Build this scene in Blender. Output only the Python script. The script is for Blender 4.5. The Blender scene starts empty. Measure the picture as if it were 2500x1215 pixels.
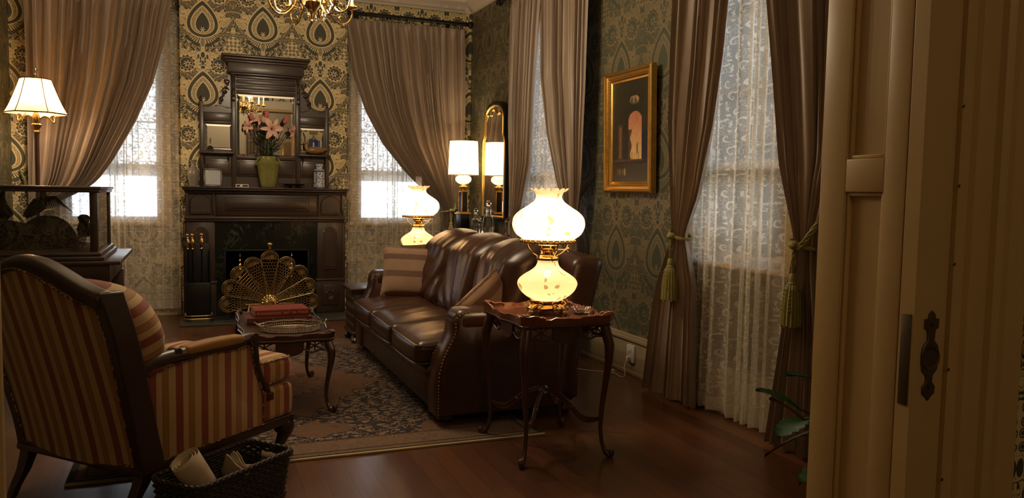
import bpy, bmesh, math, random
import numpy as np
from mathutils import Vector, Matrix

sc = bpy.context.scene
COL = sc.collection
PI = math.pi
random.seed(7)

# ------------------------------------------------------------------ camera, world, exposure
def make_camera():
    f = 1930.0
    yaw, pitch, roll = math.radians(22.1), math.atan(138 / 1930), math.radians(1.05)
    fw = Vector((math.sin(yaw) * math.cos(pitch), math.cos(yaw) * math.cos(pitch), -math.sin(pitch)))
    r0 = Vector((math.cos(yaw), -math.sin(yaw), 0))
    u0 = r0.cross(fw)
    c, s = math.cos(roll), math.sin(roll)
    R = c * r0 + s * u0
    U = -s * r0 + c * u0
    cam = bpy.data.objects.new('camera', bpy.data.cameras.new('camera'))
    COL.objects.link(cam)
    m = Matrix((R, U, -fw)).transposed().to_4x4()
    m.translation = (0, 0, 1.40)
    cam.matrix_world = m
    cam.data.sensor_width = 36
    cam.data.lens = f / 2500 * 36
    cam.data.clip_start = 0.05
    sc.camera = cam
make_camera()

w = bpy.data.worlds.new('sky'); sc.world = w; w.use_nodes = True
bgn = w.node_tree.nodes['Background']
bgn.inputs[0].default_value = (0.84, 0.92, 1.0, 1)
bgn.inputs[1].default_value = 4.2
sc.view_settings.view_transform = 'Standard'
sc.view_settings.look = 'None'
sc.view_settings.gamma = 1
sc.view_settings.use_curve_mapping = False
sc.view_settings.exposure = 0.45
cy = sc.cycles
cy.use_denoising = True
try:
    cy.denoiser = 'OPENIMAGEDENOISE'
except Exception:
    pass
cy.max_bounces = 8; cy.diffuse_bounces = 3; cy.glossy_bounces = 4
cy.transmission_bounces = 8; cy.transparent_max_bounces = 16
cy.sample_clamp_indirect = 4.0
cy.caustics_reflective = False; cy.caustics_refractive = False
cy.blur_glossy = 0.5

def point_lamp(name, loc, power, color, radius=0.04, parent=None):
    l = bpy.data.lights.new(name, 'POINT'); l.energy = power; l.color = color; l.shadow_soft_size = radius
    o = bpy.data.objects.new(name, l); COL.objects.link(o); o.location = loc
    if parent: o.parent = parent
    return o
WARM = (1.0, 0.72, 0.44)

# ------------------------------------------------------------------ object helpers
def tag(o, label=None, cat=None, group=None, kind=None):
    if label: o['label'] = label
    if cat: o['category'] = cat
    if group: o['group'] = group
    if kind: o['kind'] = kind
    return o

def thing(name, label, cat, loc=(0, 0, 0), rz=0, group=None):
    o = bpy.data.objects.new(name, None); COL.objects.link(o)
    o.empty_display_size = 0.05
    o.location = loc; o.rotation_euler = (0, 0, rz)
    return tag(o, label, cat, group)

def copy_thing(root, loc, rz, label, group=None):
    r = root.copy(); COL.objects.link(r); r.location = loc; r.rotation_euler = (0, 0, rz); r['label'] = label
    if group: r['group'] = group
    for ch in list(root.children):
        c = ch.copy(); COL.objects.link(c); c.parent = r
        for g in list(ch.children):
            d = g.copy(); COL.objects.link(d); d.parent = c
    return r

def lerp(a, b, t): return a + (b - a) * t
def interp(tab, x):
    xs = [p[0] for p in tab]; ys = [p[1] for p in tab]
    if xs[0] > xs[-1]: xs = xs[::-1]; ys = ys[::-1]
    return float(np.interp(x, xs, ys))
def sstep(a, b, x):
    t = min(1, max(0, (x - a) / (b - a))); return t * t * (3 - 2 * t)

class MB:
    def __init__(s): s.v = []; s.f = []; s.uv = []; s.M = Matrix.Identity(4)
    def add(s, vs, fs, uv=None):
        b = len(s.v)
        M = s.M
        for p in vs: s.v.append(tuple(M @ Vector(p)))
        s.uv += uv if uv else [(0, 0)] * len(vs)
        for f in fs: s.f.append(tuple(b + i for i in f))
        return s
    def at(s, loc=(0, 0, 0), rx=0, ry=0, rz=0, sc_=1):
        s.M = Matrix.Translation(loc) @ Matrix.Rotation(rz, 4, 'Z') @ Matrix.Rotation(ry, 4, 'Y') @ Matrix.Rotation(rx, 4, 'X') @ Matrix.Scale(sc_, 4)
        return s
    def box(s, x0, x1, y0, y1, z0, z1, r=0.0, m=1, k=2, fn=None):
        c = ((x0 + x1) / 2, (y0 + y1) / 2, (z0 + z1) / 2); h = (abs(x1 - x0) / 2, abs(y1 - y0) / 2, abs(z1 - z0) / 2)
        r = min(r, min(h) * 0.999)
        if r <= 0 and not fn:
            vs = [(c[0] + a * h[0], c[1] + b * h[1], c[2] + d * h[2]) for d in (-1, 1) for b in (-1, 1) for a in (-1, 1)]
            return s.add(vs, [(0, 2, 3, 1), (4, 5, 7, 6), (0, 1, 5, 4), (2, 6, 7, 3), (0, 4, 6, 2), (1, 3, 7, 5)])
        ax = []
        for i in range(3):
            L = []
            if r > 0:
                for j in range(k): L.append(-h[i] + r * (1 - math.cos(j / k * PI / 2)) if j else -h[i])
            fl = h[i] - r
            for j in range(m + 1): L.append(-fl + 2 * fl * j / m)
            if r > 0:
                for j in range(k - 1, -1, -1): L.append(-(-h[i] + r * (1 - math.cos(j / k * PI / 2))) if j else h[i])
            ax.append(L)
        vs = []; idx = {}; fs = []
        def vid(p):
            key = (round(p[0], 7), round(p[1], 7), round(p[2], 7))
            if key in idx: return idx[key]
            q = []
            inn = [max(-(h[i] - r), min(h[i] - r, p[i])) for i in range(3)]
            d = [p[i] - inn[i] for i in range(3)]
            l = math.sqrt(sum(t * t for t in d))
            q = [inn[i] + (d[i] / l * r if l > 1e-9 else 0) for i in range(3)] if r > 0 else list(p)
            if fn: q = fn(q[0] / h[0], q[1] / h[1], q[2] / h[2], q)
            idx[key] = len(vs); vs.append((q[0] + c[0], q[1] + c[1], q[2] + c[2])); return idx[key]
        for d in range(3):
            a, b = (d + 1) % 3, (d + 2) % 3
            for sg in (-1, 1):
                for i in range(len(ax[a]) - 1):
                    for j in range(len(ax[b]) - 1):
                        qs = []
                        for (ii, jj) in ((i, j), (i + 1, j), (i + 1, j + 1), (i, j + 1)):
                            p = [0, 0, 0]; p[d] = sg * h[d]; p[a] = ax[a][ii]; p[b] = ax[b][jj]
                            qs.append(vid(p))
                        fs.append(tuple(qs if sg > 0 else qs[::-1]))
        return s.add(vs, fs)
    def grid(s, fn, nu, nv, cu=False, uvf=None, flip=False):
        vs = []; uv = []
        U = nu if cu else nu + 1
        for j in range(nv + 1):
            for i in range(U):
                a, b = i / nu, j / nv
                vs.append(tuple(fn(a, b))); uv.append(uvf(a, b) if uvf else (a, b))
        fs = []
        for j in range(nv):
            for i in range(nu):
                q = (j * U + i, j * U + (i + 1) % U, (j + 1) * U + (i + 1) % U, (j + 1) * U + i)
                fs.append(q[::-1] if flip else q)
        return s.add(vs, fs, uv)
    def lathe(s, prof, n=32, c=(0, 0, 0), fn=None, cap=False):
        vs = []; uv = []
        for j, (r, z) in enumerate(prof):
            for i in range(n):
                a = 2 * PI * i / n
                rr, zz = (r, z) if fn is None else fn(r, z, a)
                vs.append((c[0] + rr * math.cos(a), c[1] + rr * math.sin(a), c[2] + zz)); uv.append((i / n, j / max(1, len(prof) - 1)))
        fs = []
        for j in range(len(prof) - 1):
            for i in range(n):
                fs.append((j * n + i, j * n + (i + 1) % n, (j + 1) * n + (i + 1) % n, (j + 1) * n + i))
        if cap:
            fs.append(tuple(range(n))[::-1]); fs.append(tuple((len(prof) - 1) * n + i for i in range(n)))
        return s.add(vs, fs, uv)
    def tube(s, pts, r, n=8, closed=False, cap=True, flat=1.0):
        pts = [Vector(p) for p in pts]; N = len(pts)
        rad = r if isinstance(r, (list, tuple)) else [r] * N
        if len(rad) != N: rad = list(np.interp(np.linspace(0, 1, N), np.linspace(0, 1, len(rad)), rad))
        vs = []; prev = None
        for i in range(N):
            if closed: t = pts[(i + 1) % N] - pts[i - 1]
            else: t = pts[min(N - 1, i + 1)] - pts[max(0, i - 1)]
            t = t.normalized() if t.length > 1e-9 else Vector((0, 0, 1))
            if prev is None:
                a = Vector((0, 0, 1)) if abs(t.z) < 0.9 else Vector((1, 0, 0))
                nn = t.cross(a).normalized()
            else:
                nn = prev - t * prev.dot(t)
                nn = nn.normalized() if nn.length > 1e-6 else t.orthogonal().normalized()
            prev = nn; bb = t.cross(nn)
            for k in range(n):
                an = 2 * PI * k / n
                vs.append(tuple(pts[i] + float(rad[i]) * (math.cos(an) * nn + flat * math.sin(an) * bb)))
        fs = []
        for i in range(N if closed else N - 1):
            j = (i + 1) % N
            for k in range(n):
                fs.append((i * n + k, i * n + (k + 1) % n, j * n + (k + 1) % n, j * n + k))
        if cap and not closed:
            fs.append(tuple(range(n))[::-1]); fs.append(tuple((N - 1) * n + k for k in range(n)))
        return s.add(vs, fs)
    def prism(s, poly, a, b, axis='z', bev=0.0):
        """poly of 2D points extruded from a to b along an axis; bev shrinks the b face (or both)"""
        def P(p, t):
            if axis == 'z': return (p[0], p[1], t)
            if axis == 'y': return (p[0], t, p[1])
            return (t, p[0], p[1])
        n = len(poly)
        area = sum(poly[i][0] * poly[(i + 1) % n][1] - poly[(i + 1) % n][0] * poly[i][1] for i in range(n))
        if area < 0: poly = poly[::-1]
        rings = [(poly, a), (poly, b)]
        if bev > 0:
            off = []
            for i in range(n):
                p0, p1, p2 = Vector(poly[i - 1]), Vector(poly[i]), Vector(poly[(i + 1) % n])
                e1 = (p1 - p0).normalized(); e2 = (p2 - p1).normalized()
                n1 = Vector((-e1.y, e1.x)); n2 = Vector((-e2.y, e2.x)); m = (n1 + n2)
                m = m.normalized() if m.length > 1e-6 else n1
                off.append(tuple(p1 + m * bev))
            sg = 1 if b > a else -1
            rings = [(off, a), (poly, a + sg * bev), (poly, b - sg * bev), (off, b)]
        vs = [P(p, t) for R, t in rings for p in R]
        fs = [tuple(range(n))[::-1], tuple((len(rings) - 1) * n + i for i in range(n))]
        for k in range(len(rings) - 1):
            for i in range(n): fs.append((k * n + i, k * n + (i + 1) % n, (k + 1) * n + (i + 1) % n, (k + 1) * n + i))
        return s.add(vs, fs)
    def ball(s, c, r, n=16, m=10):
        if not isinstance(r, (tuple, list)): r = (r, r, r)
        return s.grid(lambda u, v: (c[0] + r[0] * math.cos(2 * PI * u) * math.sin(PI * max(1e-3, min(.999, v))), c[1] + r[1] * math.sin(2 * PI * u) * math.sin(PI * max(1e-3, min(.999, v))), c[2] - r[2] * math.cos(PI * v)), n, m, cu=True)
    def build(s, name, mat, parent=None, smooth=True, angle=40, world=False, mods=None):
        me = bpy.data.meshes.new(name)
        vs = s.v
        if world and parent is not None:
            Mi = (Matrix.Translation(parent.location) @ parent.rotation_euler.to_matrix().to_4x4()).inverted()
            pp = parent.parent
            if pp is not None:
                Mi = Mi @ (Matrix.Translation(pp.location) @ pp.rotation_euler.to_matrix().to_4x4()).inverted()
            vs = [tuple(Mi @ Vector(p)) for p in vs]
        me.from_pydata(vs, [], s.f)
        uvl = me.uv_layers.new(name='UVMap')
        li = np.zeros(len(me.loops), dtype=np.int32); me.loops.foreach_get('vertex_index', li)
        arr = np.array(s.uv, dtype=np.float32)[li]
        uvl.data.foreach_set('uv', arr.ravel())
        bm = bmesh.new(); bm.from_mesh(me)
        bmesh.ops.recalc_face_normals(bm, faces=bm.faces)
        bm.to_mesh(me); bm.free()
        if smooth:
            me.shade_smooth()
            me.set_sharp_from_angle(angle=math.radians(angle))
        me.materials.append(mat)
        o = bpy.data.objects.new(name, me); COL.objects.link(o)
        if parent is not None: o.parent = parent
        return o

def struct(name, mb, mat, **k):
    o = mb.build(name, mat, **k); o['kind'] = 'structure'; return o

# ------------------------------------------------------------------ node expressions
class T: nt = None
class X:
    __slots__ = ('s',)
    def __init__(self, s): self.s = s
    def __add__(a, b): return mth('ADD', a, b)
    __radd__ = __add__
    def __sub__(a, b): return mth('SUBTRACT', a, b)
    def __rsub__(a, b): return mth('SUBTRACT', b, a)
    def __mul__(a, b): return mth('MULTIPLY', a, b)
    __rmul__ = __mul__
    def __truediv__(a, b): return mth('DIVIDE', a, b)
    def __rtruediv__(a, b): return mth('DIVIDE', b, a)
    def __neg__(a): return mth('MULTIPLY', a, -1)
    def __lt__(a, b): return mth('LESS_THAN', a, b)
    def __gt__(a, b): return mth('GREATER_THAN', a, b)
def node(t, **kw):
    n = T.nt.nodes.new(t)
    for k, v in kw.items(): setattr(n, k, v)
    return n
def put(sock, v):
    if isinstance(v, X): T.nt.links.new(v.s, sock)
    elif isinstance(v, bpy.types.NodeSocket): T.nt.links.new(v, sock)
    else: sock.default_value = v
def mth(op, *a, clamp=False):
    n = node('ShaderNodeMath', operation=op, use_clamp=clamp)
    for i, v in enumerate(a): put(n.inputs[i], v)
    return X(n.outputs[0])
def nsin(a): return mth('SINE', a)
def nabs(a): return mth('ABSOLUTE', a)
def nmin(a, b): return mth('MINIMUM', a, b)
def nmax(a, b): return mth('MAXIMUM', a, b)
def nmod(a, b): return mth('FLOORED_MODULO', a, b)
def nclamp(a): return mth('ADD', a, 0.0, clamp=True)
def comb(x, y, z=0.0):
    n = node('ShaderNodeCombineXYZ')
    for i, v in enumerate((x, y, z)): put(n.inputs[i], v)
    return X(n.outputs[0])
def sep(v):
    n = node('ShaderNodeSeparateXYZ'); put(n.inputs[0], v)
    return X(n.outputs[0]), X(n.outputs[1]), X(n.outputs[2])
def coord(which='Object'):
    return X(node('ShaderNodeTexCoord').outputs[which])
def ell(P, c, r, rot=0.0):
    n = node('ShaderNodeMapping', vector_type='TEXTURE'); put(n.inputs[0], P)
    n.inputs['Location'].default_value = (c[0], c[1], 0); n.inputs['Rotation'].default_value = (0, 0, rot)
    n.inputs['Scale'].default_value = (r[0], r[1], 1)
    m = node('ShaderNodeVectorMath', operation='LENGTH'); put(m.inputs[0], X(n.outputs[0]))
    return X(m.outputs['Value'])
def ellv(P, c, r, rot=0.0):
    n = node('ShaderNodeMapping', vector_type='TEXTURE'); put(n.inputs[0], P)
    n.inputs['Location'].default_value = (c[0], c[1], 0); n.inputs['Rotation'].default_value = (0, 0, rot)
    n.inputs['Scale'].default_value = (r[0], r[1], 1)
    x, y, z = sep(X(n.outputs[0]))
    return x, y, mth('SQRT', x * x + y * y), mth('ARCTAN2', y, x)
def scale(v, k):
    n = node('ShaderNodeVectorMath', operation='MULTIPLY'); put(n.inputs[0], v)
    n.inputs[1].default_value = k if isinstance(k, (tuple, list)) else (k, k, k)
    return X(n.outputs[0])
def noise(v, s=5, d=3, rough=0.5, dist=0.0):
    n = node('ShaderNodeTexNoise'); put(n.inputs['Vector'], v)
    n.inputs['Scale'].default_value = s; n.inputs['Detail'].default_value = d
    n.inputs['Roughness'].default_value = rough; n.inputs['Distortion'].default_value = dist
    return X(n.outputs['Fac'])
def voro(v, s=5, feature='F1', rnd=1.0, out='Distance', dim='3D'):
    n = node('ShaderNodeTexVoronoi', feature=feature, voronoi_dimensions=dim); put(n.inputs['Vector'], v)
    n.inputs['Scale'].default_value = s; n.inputs['Randomness'].default_value = rnd
    return X(n.outputs[out])
def warp(P, amt, s=6):
    n = node('ShaderNodeTexNoise'); put(n.inputs['Vector'], P); n.inputs['Scale'].default_value = s; n.inputs['Detail'].default_value = 1
    a = node('ShaderNodeVectorMath', operation='MULTIPLY_ADD')
    put(a.inputs[0], X(n.outputs['Color'])); a.inputs[1].default_value = (amt, amt, 0)
    b = node('ShaderNodeVectorMath', operation='ADD'); put(b.inputs[0], P); b.inputs[1].default_value = (-amt / 2, -amt / 2, 0)
    put(a.inputs[2], X(b.outputs[0]))
    return X(a.outputs[0])
def mixc(f, a, b):
    n = node('ShaderNodeMix', data_type='RGBA')
    put(n.inputs[0], f)
    for i, v in ((6, a), (7, b)):
        if isinstance(v, (tuple, list)): v = (*v[:3], 1)
        put(n.inputs[i], v)
    return X(n.outputs[2])
def layer(m, s, val):
    return (m * (1 - s) + s) if val else m * (1 - s)
def under(d, t): return mth('LESS_THAN', d, t)
def bump(h, strength=0.3, dist=0.01):
    n = node('ShaderNodeBump'); n.inputs['Strength'].default_value = strength; n.inputs['Distance'].default_value = dist
    put(n.inputs['Height'], h); return X(n.outputs[0])

def mat(name, color=(0.5, 0.5, 0.5), rough=0.5, metal=0.0, fn=None, **k):
    m = bpy.data.materials.new(name); m.use_nodes = True
    T.nt = m.node_tree
    p = m.node_tree.nodes['Principled BSDF']
    p.inputs['Base Color'].default_value = (*color, 1)
    p.inputs['Roughness'].default_value = rough; p.inputs['Metallic'].default_value = metal
    for kk, v in k.items():
        p.inputs[kk.replace('_', ' ')].default_value = v
    if fn:
        for kk, v in fn().items(): put(p.inputs[kk.replace('_', ' ')], v)
    m.diffuse_color = (*color, 1)
    return m

# ------------------------------------------------------------------ materials
def damask_mask(a, z):
    W, Hh = 0.61, 0.73
    u = mth('PINGPONG', a - 0.127 + 0.61 * 10, W / 2)
    v = nmod(z - 3.10 + Hh / 2, Hh) - Hh / 2
    P0 = comb(u, v)
    P = warp(P0, 0.010, 24)
    # bunches of berries between the pomegranates, fine flourishes elsewhere
    bd = voro(P, 25, rnd=0.18, dim='2D')
    inb = under(ell(P, (0.305, -0.175), (0.115, 0.085)), 1)
    fl = under(nabs(nsin(noise(P0, 9, 2, 0.5, 0.7) * 50)), 0.36)
    m = fl * (1 - inb) + under(bd, 0.40) * (1 - under(nabs(bd - 0.24), 0.035)) * inb
    def leaf(m, c, r, ro, lobes=9, amp=0.15, k=6.0):
        x, y, rr, an = ellv(P, c, r, ro)
        m = layer(m, under(rr, 1.10 + amp * nsin(an * lobes)), 0)
        m = layer(m, under(rr, 1.0 + amp * nsin(an * lobes)), 1)
        v_ = under(nabs(nsin((x * 1.3 + nabs(y) * 1.6) * k)), 0.30) * (nabs(y) > 0.10) * under(rr, 0.86)
        return layer(m, nmax(v_, under(nabs(y), 0.05) * under(nabs(x), 0.9)), 0)
    # lobed wing hanging below the fruit
    for c, r, ro in (((0.20, -0.155), (0.05, 0.040), -0.3), ((0.175, -0.215), (0.034, 0.050), 0.2), ((0.105, -0.225), (0.034, 0.052), -0.1), ((0.045, -0.235), (0.026, 0.045), 0.0)):
        m = leaf(m, c, r, ro, 5, 0.10, 2.2)
    bx, by, br, ba = ellv(P, (0.0, -0.075), (0.185, 0.150))
    m = layer(m, under(br, 0.98 + 0.05 * nsin(ba * 9)) * under(by, -0.10), 1)
    m = layer(m, under(br, 0.80) * (br > 0.22) * (nsin(ba * 34 + br * 3) > 0.0) * under(by, -0.16), 0)
    x, y, rr, an = ellv(P, (0, -0.165), (0.022, 0.062))
    m = layer(m, under(rr, 1.25), 0); m = layer(m, under(rr, 1.0) * (nsin(x * 8 + y * 12) * nsin(x * 8 - y * 12) > -0.15), 1)
    # arching acanthus leaves
    for c, r, ro in (((0.255, 0.020), (0.105, 0.050), 1.0), ((0.170, 0.215), (0.110, 0.050), 0.55), ((0.270, 0.160), (0.050, 0.085), 0.15), ((0.095, 0.255), (0.060, 0.028), 0.9), ((0.285, 0.285), (0.030, 0.055), 0.2), ((0.225, -0.085), (0.080, 0.028), 0.1)):
        m = leaf(m, c, r, ro)
    x, y, rr, an = ellv(P, (0.235, 0.045), (0.070, 0.026), 0.95)
    m = layer(m, under(rr, 1.0), 0); m = layer(m, under(rr, 0.85) * under(voro(P, 85, rnd=0.3, dim='2D'), 0.30), 1)
    # pomegranate: nested pointed drops
    def drop(w_, v0, v1):
        t = nclamp((v - v0) * (1 / (v1 - v0)))
        p = mth('SQRT', t) * mth('POWER', nclamp(1 - t), 0.9) * (2.5 * w_)
        return under(u, p)
    m = layer(m, drop(0.165, -0.135, 0.270), 0)
    m = layer(m, drop(0.152, -0.125, 0.250), 1)
    m = layer(m, drop(0.120, -0.098, 0.205), 0)
    m = layer(m, drop(0.110, -0.090, 0.185) * under(voro(P, 72, rnd=0.22, dim='2D'), 0.36), 1)
    m = layer(m, drop(0.078, -0.080, 0.150), 0)
    m = layer(m, drop(0.066, -0.072, 0.133), 1)
    x, y, rr, an = ellv(P, (0, -0.048), (0.026, 0.036))
    m = layer(m, under(rr, 0.62 + 0.38 * nsin(an * 7 + 1.5)), 0)
    # rosettes
    for fv in (-0.405, 0.325):
        x, y, rr, an = ellv(P, (0.160, fv), (0.082, 0.082))
        m = layer(m, under(rr, 1.14), 0)
        m = layer(m, under(rr, 0.96 + 0.10 * nsin(an * 12)), 1)
        m = layer(m, under(nabs(rr - 0.74), 0.030), 0)
        x, y, rr, an = ellv(P, (0.150, fv - 0.008), (0.045, 0.040))
        m = layer(m, under(rr, 0.62 + 0.38 * nsin(an * 7 + rr * 3)), 0)
        m = layer(m, under(rr, 0.25), 1)
    for c, r in (((0, 0.335), (0.014, 0.024)), ((0.022, 0.355), (0.010, 0.018)), ((0, 0.290), (0.022, 0.016)), ((0.022, -0.345), (0.010, 0.018)), ((0.0, -0.31), (0.020, 0.030)), ((0.045, -0.33), (0.010, 0.026)), ((0.29, -0.30), (0.016, 0.03)), ((0.262, 0.345), (0.012, 0.022)), ((0.305, 0.06), (0.010, 0.03))):
        d = ell(P, c, r)
        m = layer(m, under(d, 1.3), 0); m = layer(m, under(d, 1), 1)
    return m

def wall_mat(name, axis):
    def fn():
        x, y, z = sep(coord())
        m = damask_mask(x if axis == 'x' else y, z)
        f = noise(coord(), 3, 2)
        col = mixc(m, (0.78, 0.64, 0.34), (0.070, 0.070, 0.052))  # back-wall gold lightened to stand in for stronger lamp light
        if axis == 'y': col = mixc(m, (0.195, 0.150, 0.080), (0.056, 0.066, 0.042))  # same paper, with the side walls' dimness put into its colours
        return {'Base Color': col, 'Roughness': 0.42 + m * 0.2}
    return mat(name, fn=fn, Specular_IOR_Level=0.4)
M = {}
M['paper_x'] = wall_mat('damask_wallpaper_lit', 'x')
M['paper_y'] = wall_mat('damask_wallpaper_shaded', 'y')
def paint(name, col, r=0.45):
    def fn():
        n = noise(coord(), 9, 3)
        return {'Base Color': mixc(n, tuple(c * 0.94 for c in col), tuple(c * 1.05 for c in col)), 'Normal': bump(noise(coord(), 60, 2), 0.05, 0.003)}
    return mat(name, col, r, fn=fn)
M['trim'] = paint('cream_trim_paint', (0.63, 0.44, 0.185), 0.38)
M['cream'] = paint('cream_wall_paint', (0.72, 0.65, 0.50), 0.6)
M['ceil'] = paint('ceiling_paint', (0.62, 0.55, 0.44), 0.7)
M['base'] = paint('baseboard_paint', (0.42, 0.34, 0.22), 0.4)

def floor_fn():
    x, y, z = sep(coord())
    br = node('ShaderNodeTexBrick'); br.offset = 0.37; br.squash = 1
    put(br.inputs['Vector'], comb(y, x))
    for k_, v_ in (('Scale', 1.0), ('Mortar Size', 0.0012), ('Brick Width', 1.7), ('Row Height', 0.118), ('Bias', 0.0)): br.inputs[k_].default_value = v_
    br.inputs['Color1'].default_value = (0.0, 0, 0, 1); br.inputs['Color2'].default_value = (1, 1, 1, 1)
    br.inputs['Mortar'].default_value = (0.5, 0.5, 0.5, 1)
    tone = X(br.outputs['Color'])
    grain = noise(comb(x * 34, y * 2.2, 0), 1.3, 4, 0.6, 0.4)
    c = mixc(tone, (0.060, 0.022, 0.009), (0.165, 0.066, 0.025))
    c = mixc(grain * 0.55, c, (0.07, 0.02, 0.010))
    c = mixc(X(br.outputs['Fac']), c, (0.02, 0.008, 0.004))
    h = grain * 0.3 - X(br.outputs['Fac']) * 1.0
    return {'Base Color': c, 'Roughness': 0.24 + 0.16 * grain, 'Normal': bump(h, 0.12, 0.004)}
M['floor'] = mat('red_oak_floorboards', fn=floor_fn, Coat_Weight=0.25, Coat_Roughness=0.15)

def wood(name, c1, c2, rough=0.3, ax='x', k=1.0, coat=0.3):
    def fn():
        x, y, z = sep(coord())
        v = {'x': comb(x * 2, y * 22, z * 22), 'y': comb(x * 22, y * 2, z * 22), 'z': comb(x * 22, y * 22, z * 2)}[ax]
        g = noise(v, 1.6 * k, 4, 0.62, 0.8)
        return {'Base Color': mixc(g, c1, c2), 'Roughness': rough + 0.12 * g, 'Normal': bump(g, 0.08, 0.002)}
    return mat(name, fn=fn, Coat_Weight=coat, Coat_Roughness=0.2)
M['walnut'] = wood('dark_walnut', (0.020, 0.011, 0.008), (0.055, 0.028, 0.018), 0.35, 'x')
M['walnut_z'] = wood('dark_walnut_upright', (0.020, 0.011, 0.008), (0.052, 0.027, 0.018), 0.35, 'z')
M['mahog'] = wood('polished_mahogany', (0.10, 0.028, 0.012), (0.26, 0.085, 0.032), 0.18, 'y', 1.0, 0.6)
M['mahog_dk'] = wood('dark_mahogany', (0.030, 0.010, 0.006), (0.095, 0.032, 0.016), 0.25, 'z', 1.0, 0.5)
M['chairwood'] = wood('chair_wood', (0.018, 0.009, 0.006), (0.058, 0.026, 0.013), 0.4, 'z', 1.0, 0.15)
M['black'] = mat('black_iron', (0.008, 0.008, 0.009), 0.35, 0.3)
M['soot'] = mat('sooty_brick', (0.006, 0.005, 0.005), 0.95)
def marble_fn():
    n = noise(coord(), 4, 5, 0.6, 1.8)
    v = nclamp(1 - nabs(n - 0.5) * 26) * nclamp(noise(coord(), 2.2, 2) * 4 - 1.9)
    return {'Base Color': mixc(v, (0.008, 0.011, 0.009), (0.09, 0.10, 0.08)), 'Roughness': 0.16 + v * 0.1}
M['marble'] = mat('green_black_marble', fn=marble_fn)
M['slate'] = mat('hearth_slate', (0.045, 0.045, 0.04), 0.4)
def brass(name, c, r, b=0.15):
    def fn():
        n = noise(coord(), 30, 3)
        return {'Roughness': r + n * 0.12, 'Base Color': mixc(n, tuple(q * 0.75 for q in c), c)}
    return mat(name, c, r, 1.0, fn=fn)
M['brass'] = brass('polished_brass', (0.78, 0.54, 0.22), 0.12)
M['brass_old'] = brass('aged_brass', (0.42, 0.30, 0.15), 0.36)
M['gilt'] = brass('gilt_bronze', (0.52, 0.34, 0.13), 0.3)
M['gold'] = brass('gold_leaf_frame', (0.72, 0.44, 0.12), 0.3)
M['silver'] = brass('tarnished_silver', (0.90, 0.86, 0.80), 0.08)
M['pewter'] = brass('blackened_bronze', (0.20, 0.16, 0.11), 0.35)
M['mirror'] = mat('mirror_glass', (0.88, 0.89, 0.88), 0.01, 1.0)
M['white'] = mat('white_plastic', (0.75, 0.72, 0.66), 0.35)

def glass_mat(name, col=(1, 1, 1), rough=0.0):
    m = bpy.data.materials.new(name); m.use_nodes = True; T.nt = m.node_tree
    T.nt.nodes.clear()
    out = node('ShaderNodeOutputMaterial')
    fr = node('ShaderNodeFresnel'); fr.inputs[0].default_value = 1.5
    tr = node('ShaderNodeBsdfTransparent'); tr.inputs[0].default_value = (*col, 1)
    gl = node('ShaderNodeBsdfGlossy'); gl.inputs['Roughness'].default_value = rough
    mx = node('ShaderNodeMixShader')
    T.nt.links.new(fr.outputs[0], mx.inputs[0]); T.nt.links.new(tr.outputs[0], mx.inputs[1]); T.nt.links.new(gl.outputs[0], mx.inputs[2])
    T.nt.links.new(mx.outputs[0], out.inputs[0])
    return m
M['pane'] = glass_mat('window_pane_glass', (0.97, 0.98, 1.0))
M['thin_glass'] = glass_mat('thin_clear_glass', (0.94, 0.95, 0.97))
M['chimney'] = glass_mat('lamp_chimney_glass', (1, 1, 1), 0.12)
T.nt = M['chimney'].node_tree
_fr = [n for n in T.nt.nodes if n.type == 'FRESNEL'][0]; T.nt.nodes.remove(_fr)
_mx = [n for n in T.nt.nodes if n.type == 'MIX_SHADER'][0]; _mx.inputs[0].default_value = 0.16
_gl = [n for n in T.nt.nodes if n.type == 'BSDF_GLOSSY'][0]; T.nt.nodes.remove(_gl)
_tl = node('ShaderNodeBsdfTranslucent'); _tl.inputs[0].default_value = (0.85, 0.88, 0.95, 1); T.nt.links.new(_tl.outputs[0], _mx.inputs[2])
M['crystal'] = mat('cut_crystal', (1, 1, 1), 0.02, 0.0, Transmission_Weight=1.0, IOR=1.5)

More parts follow.
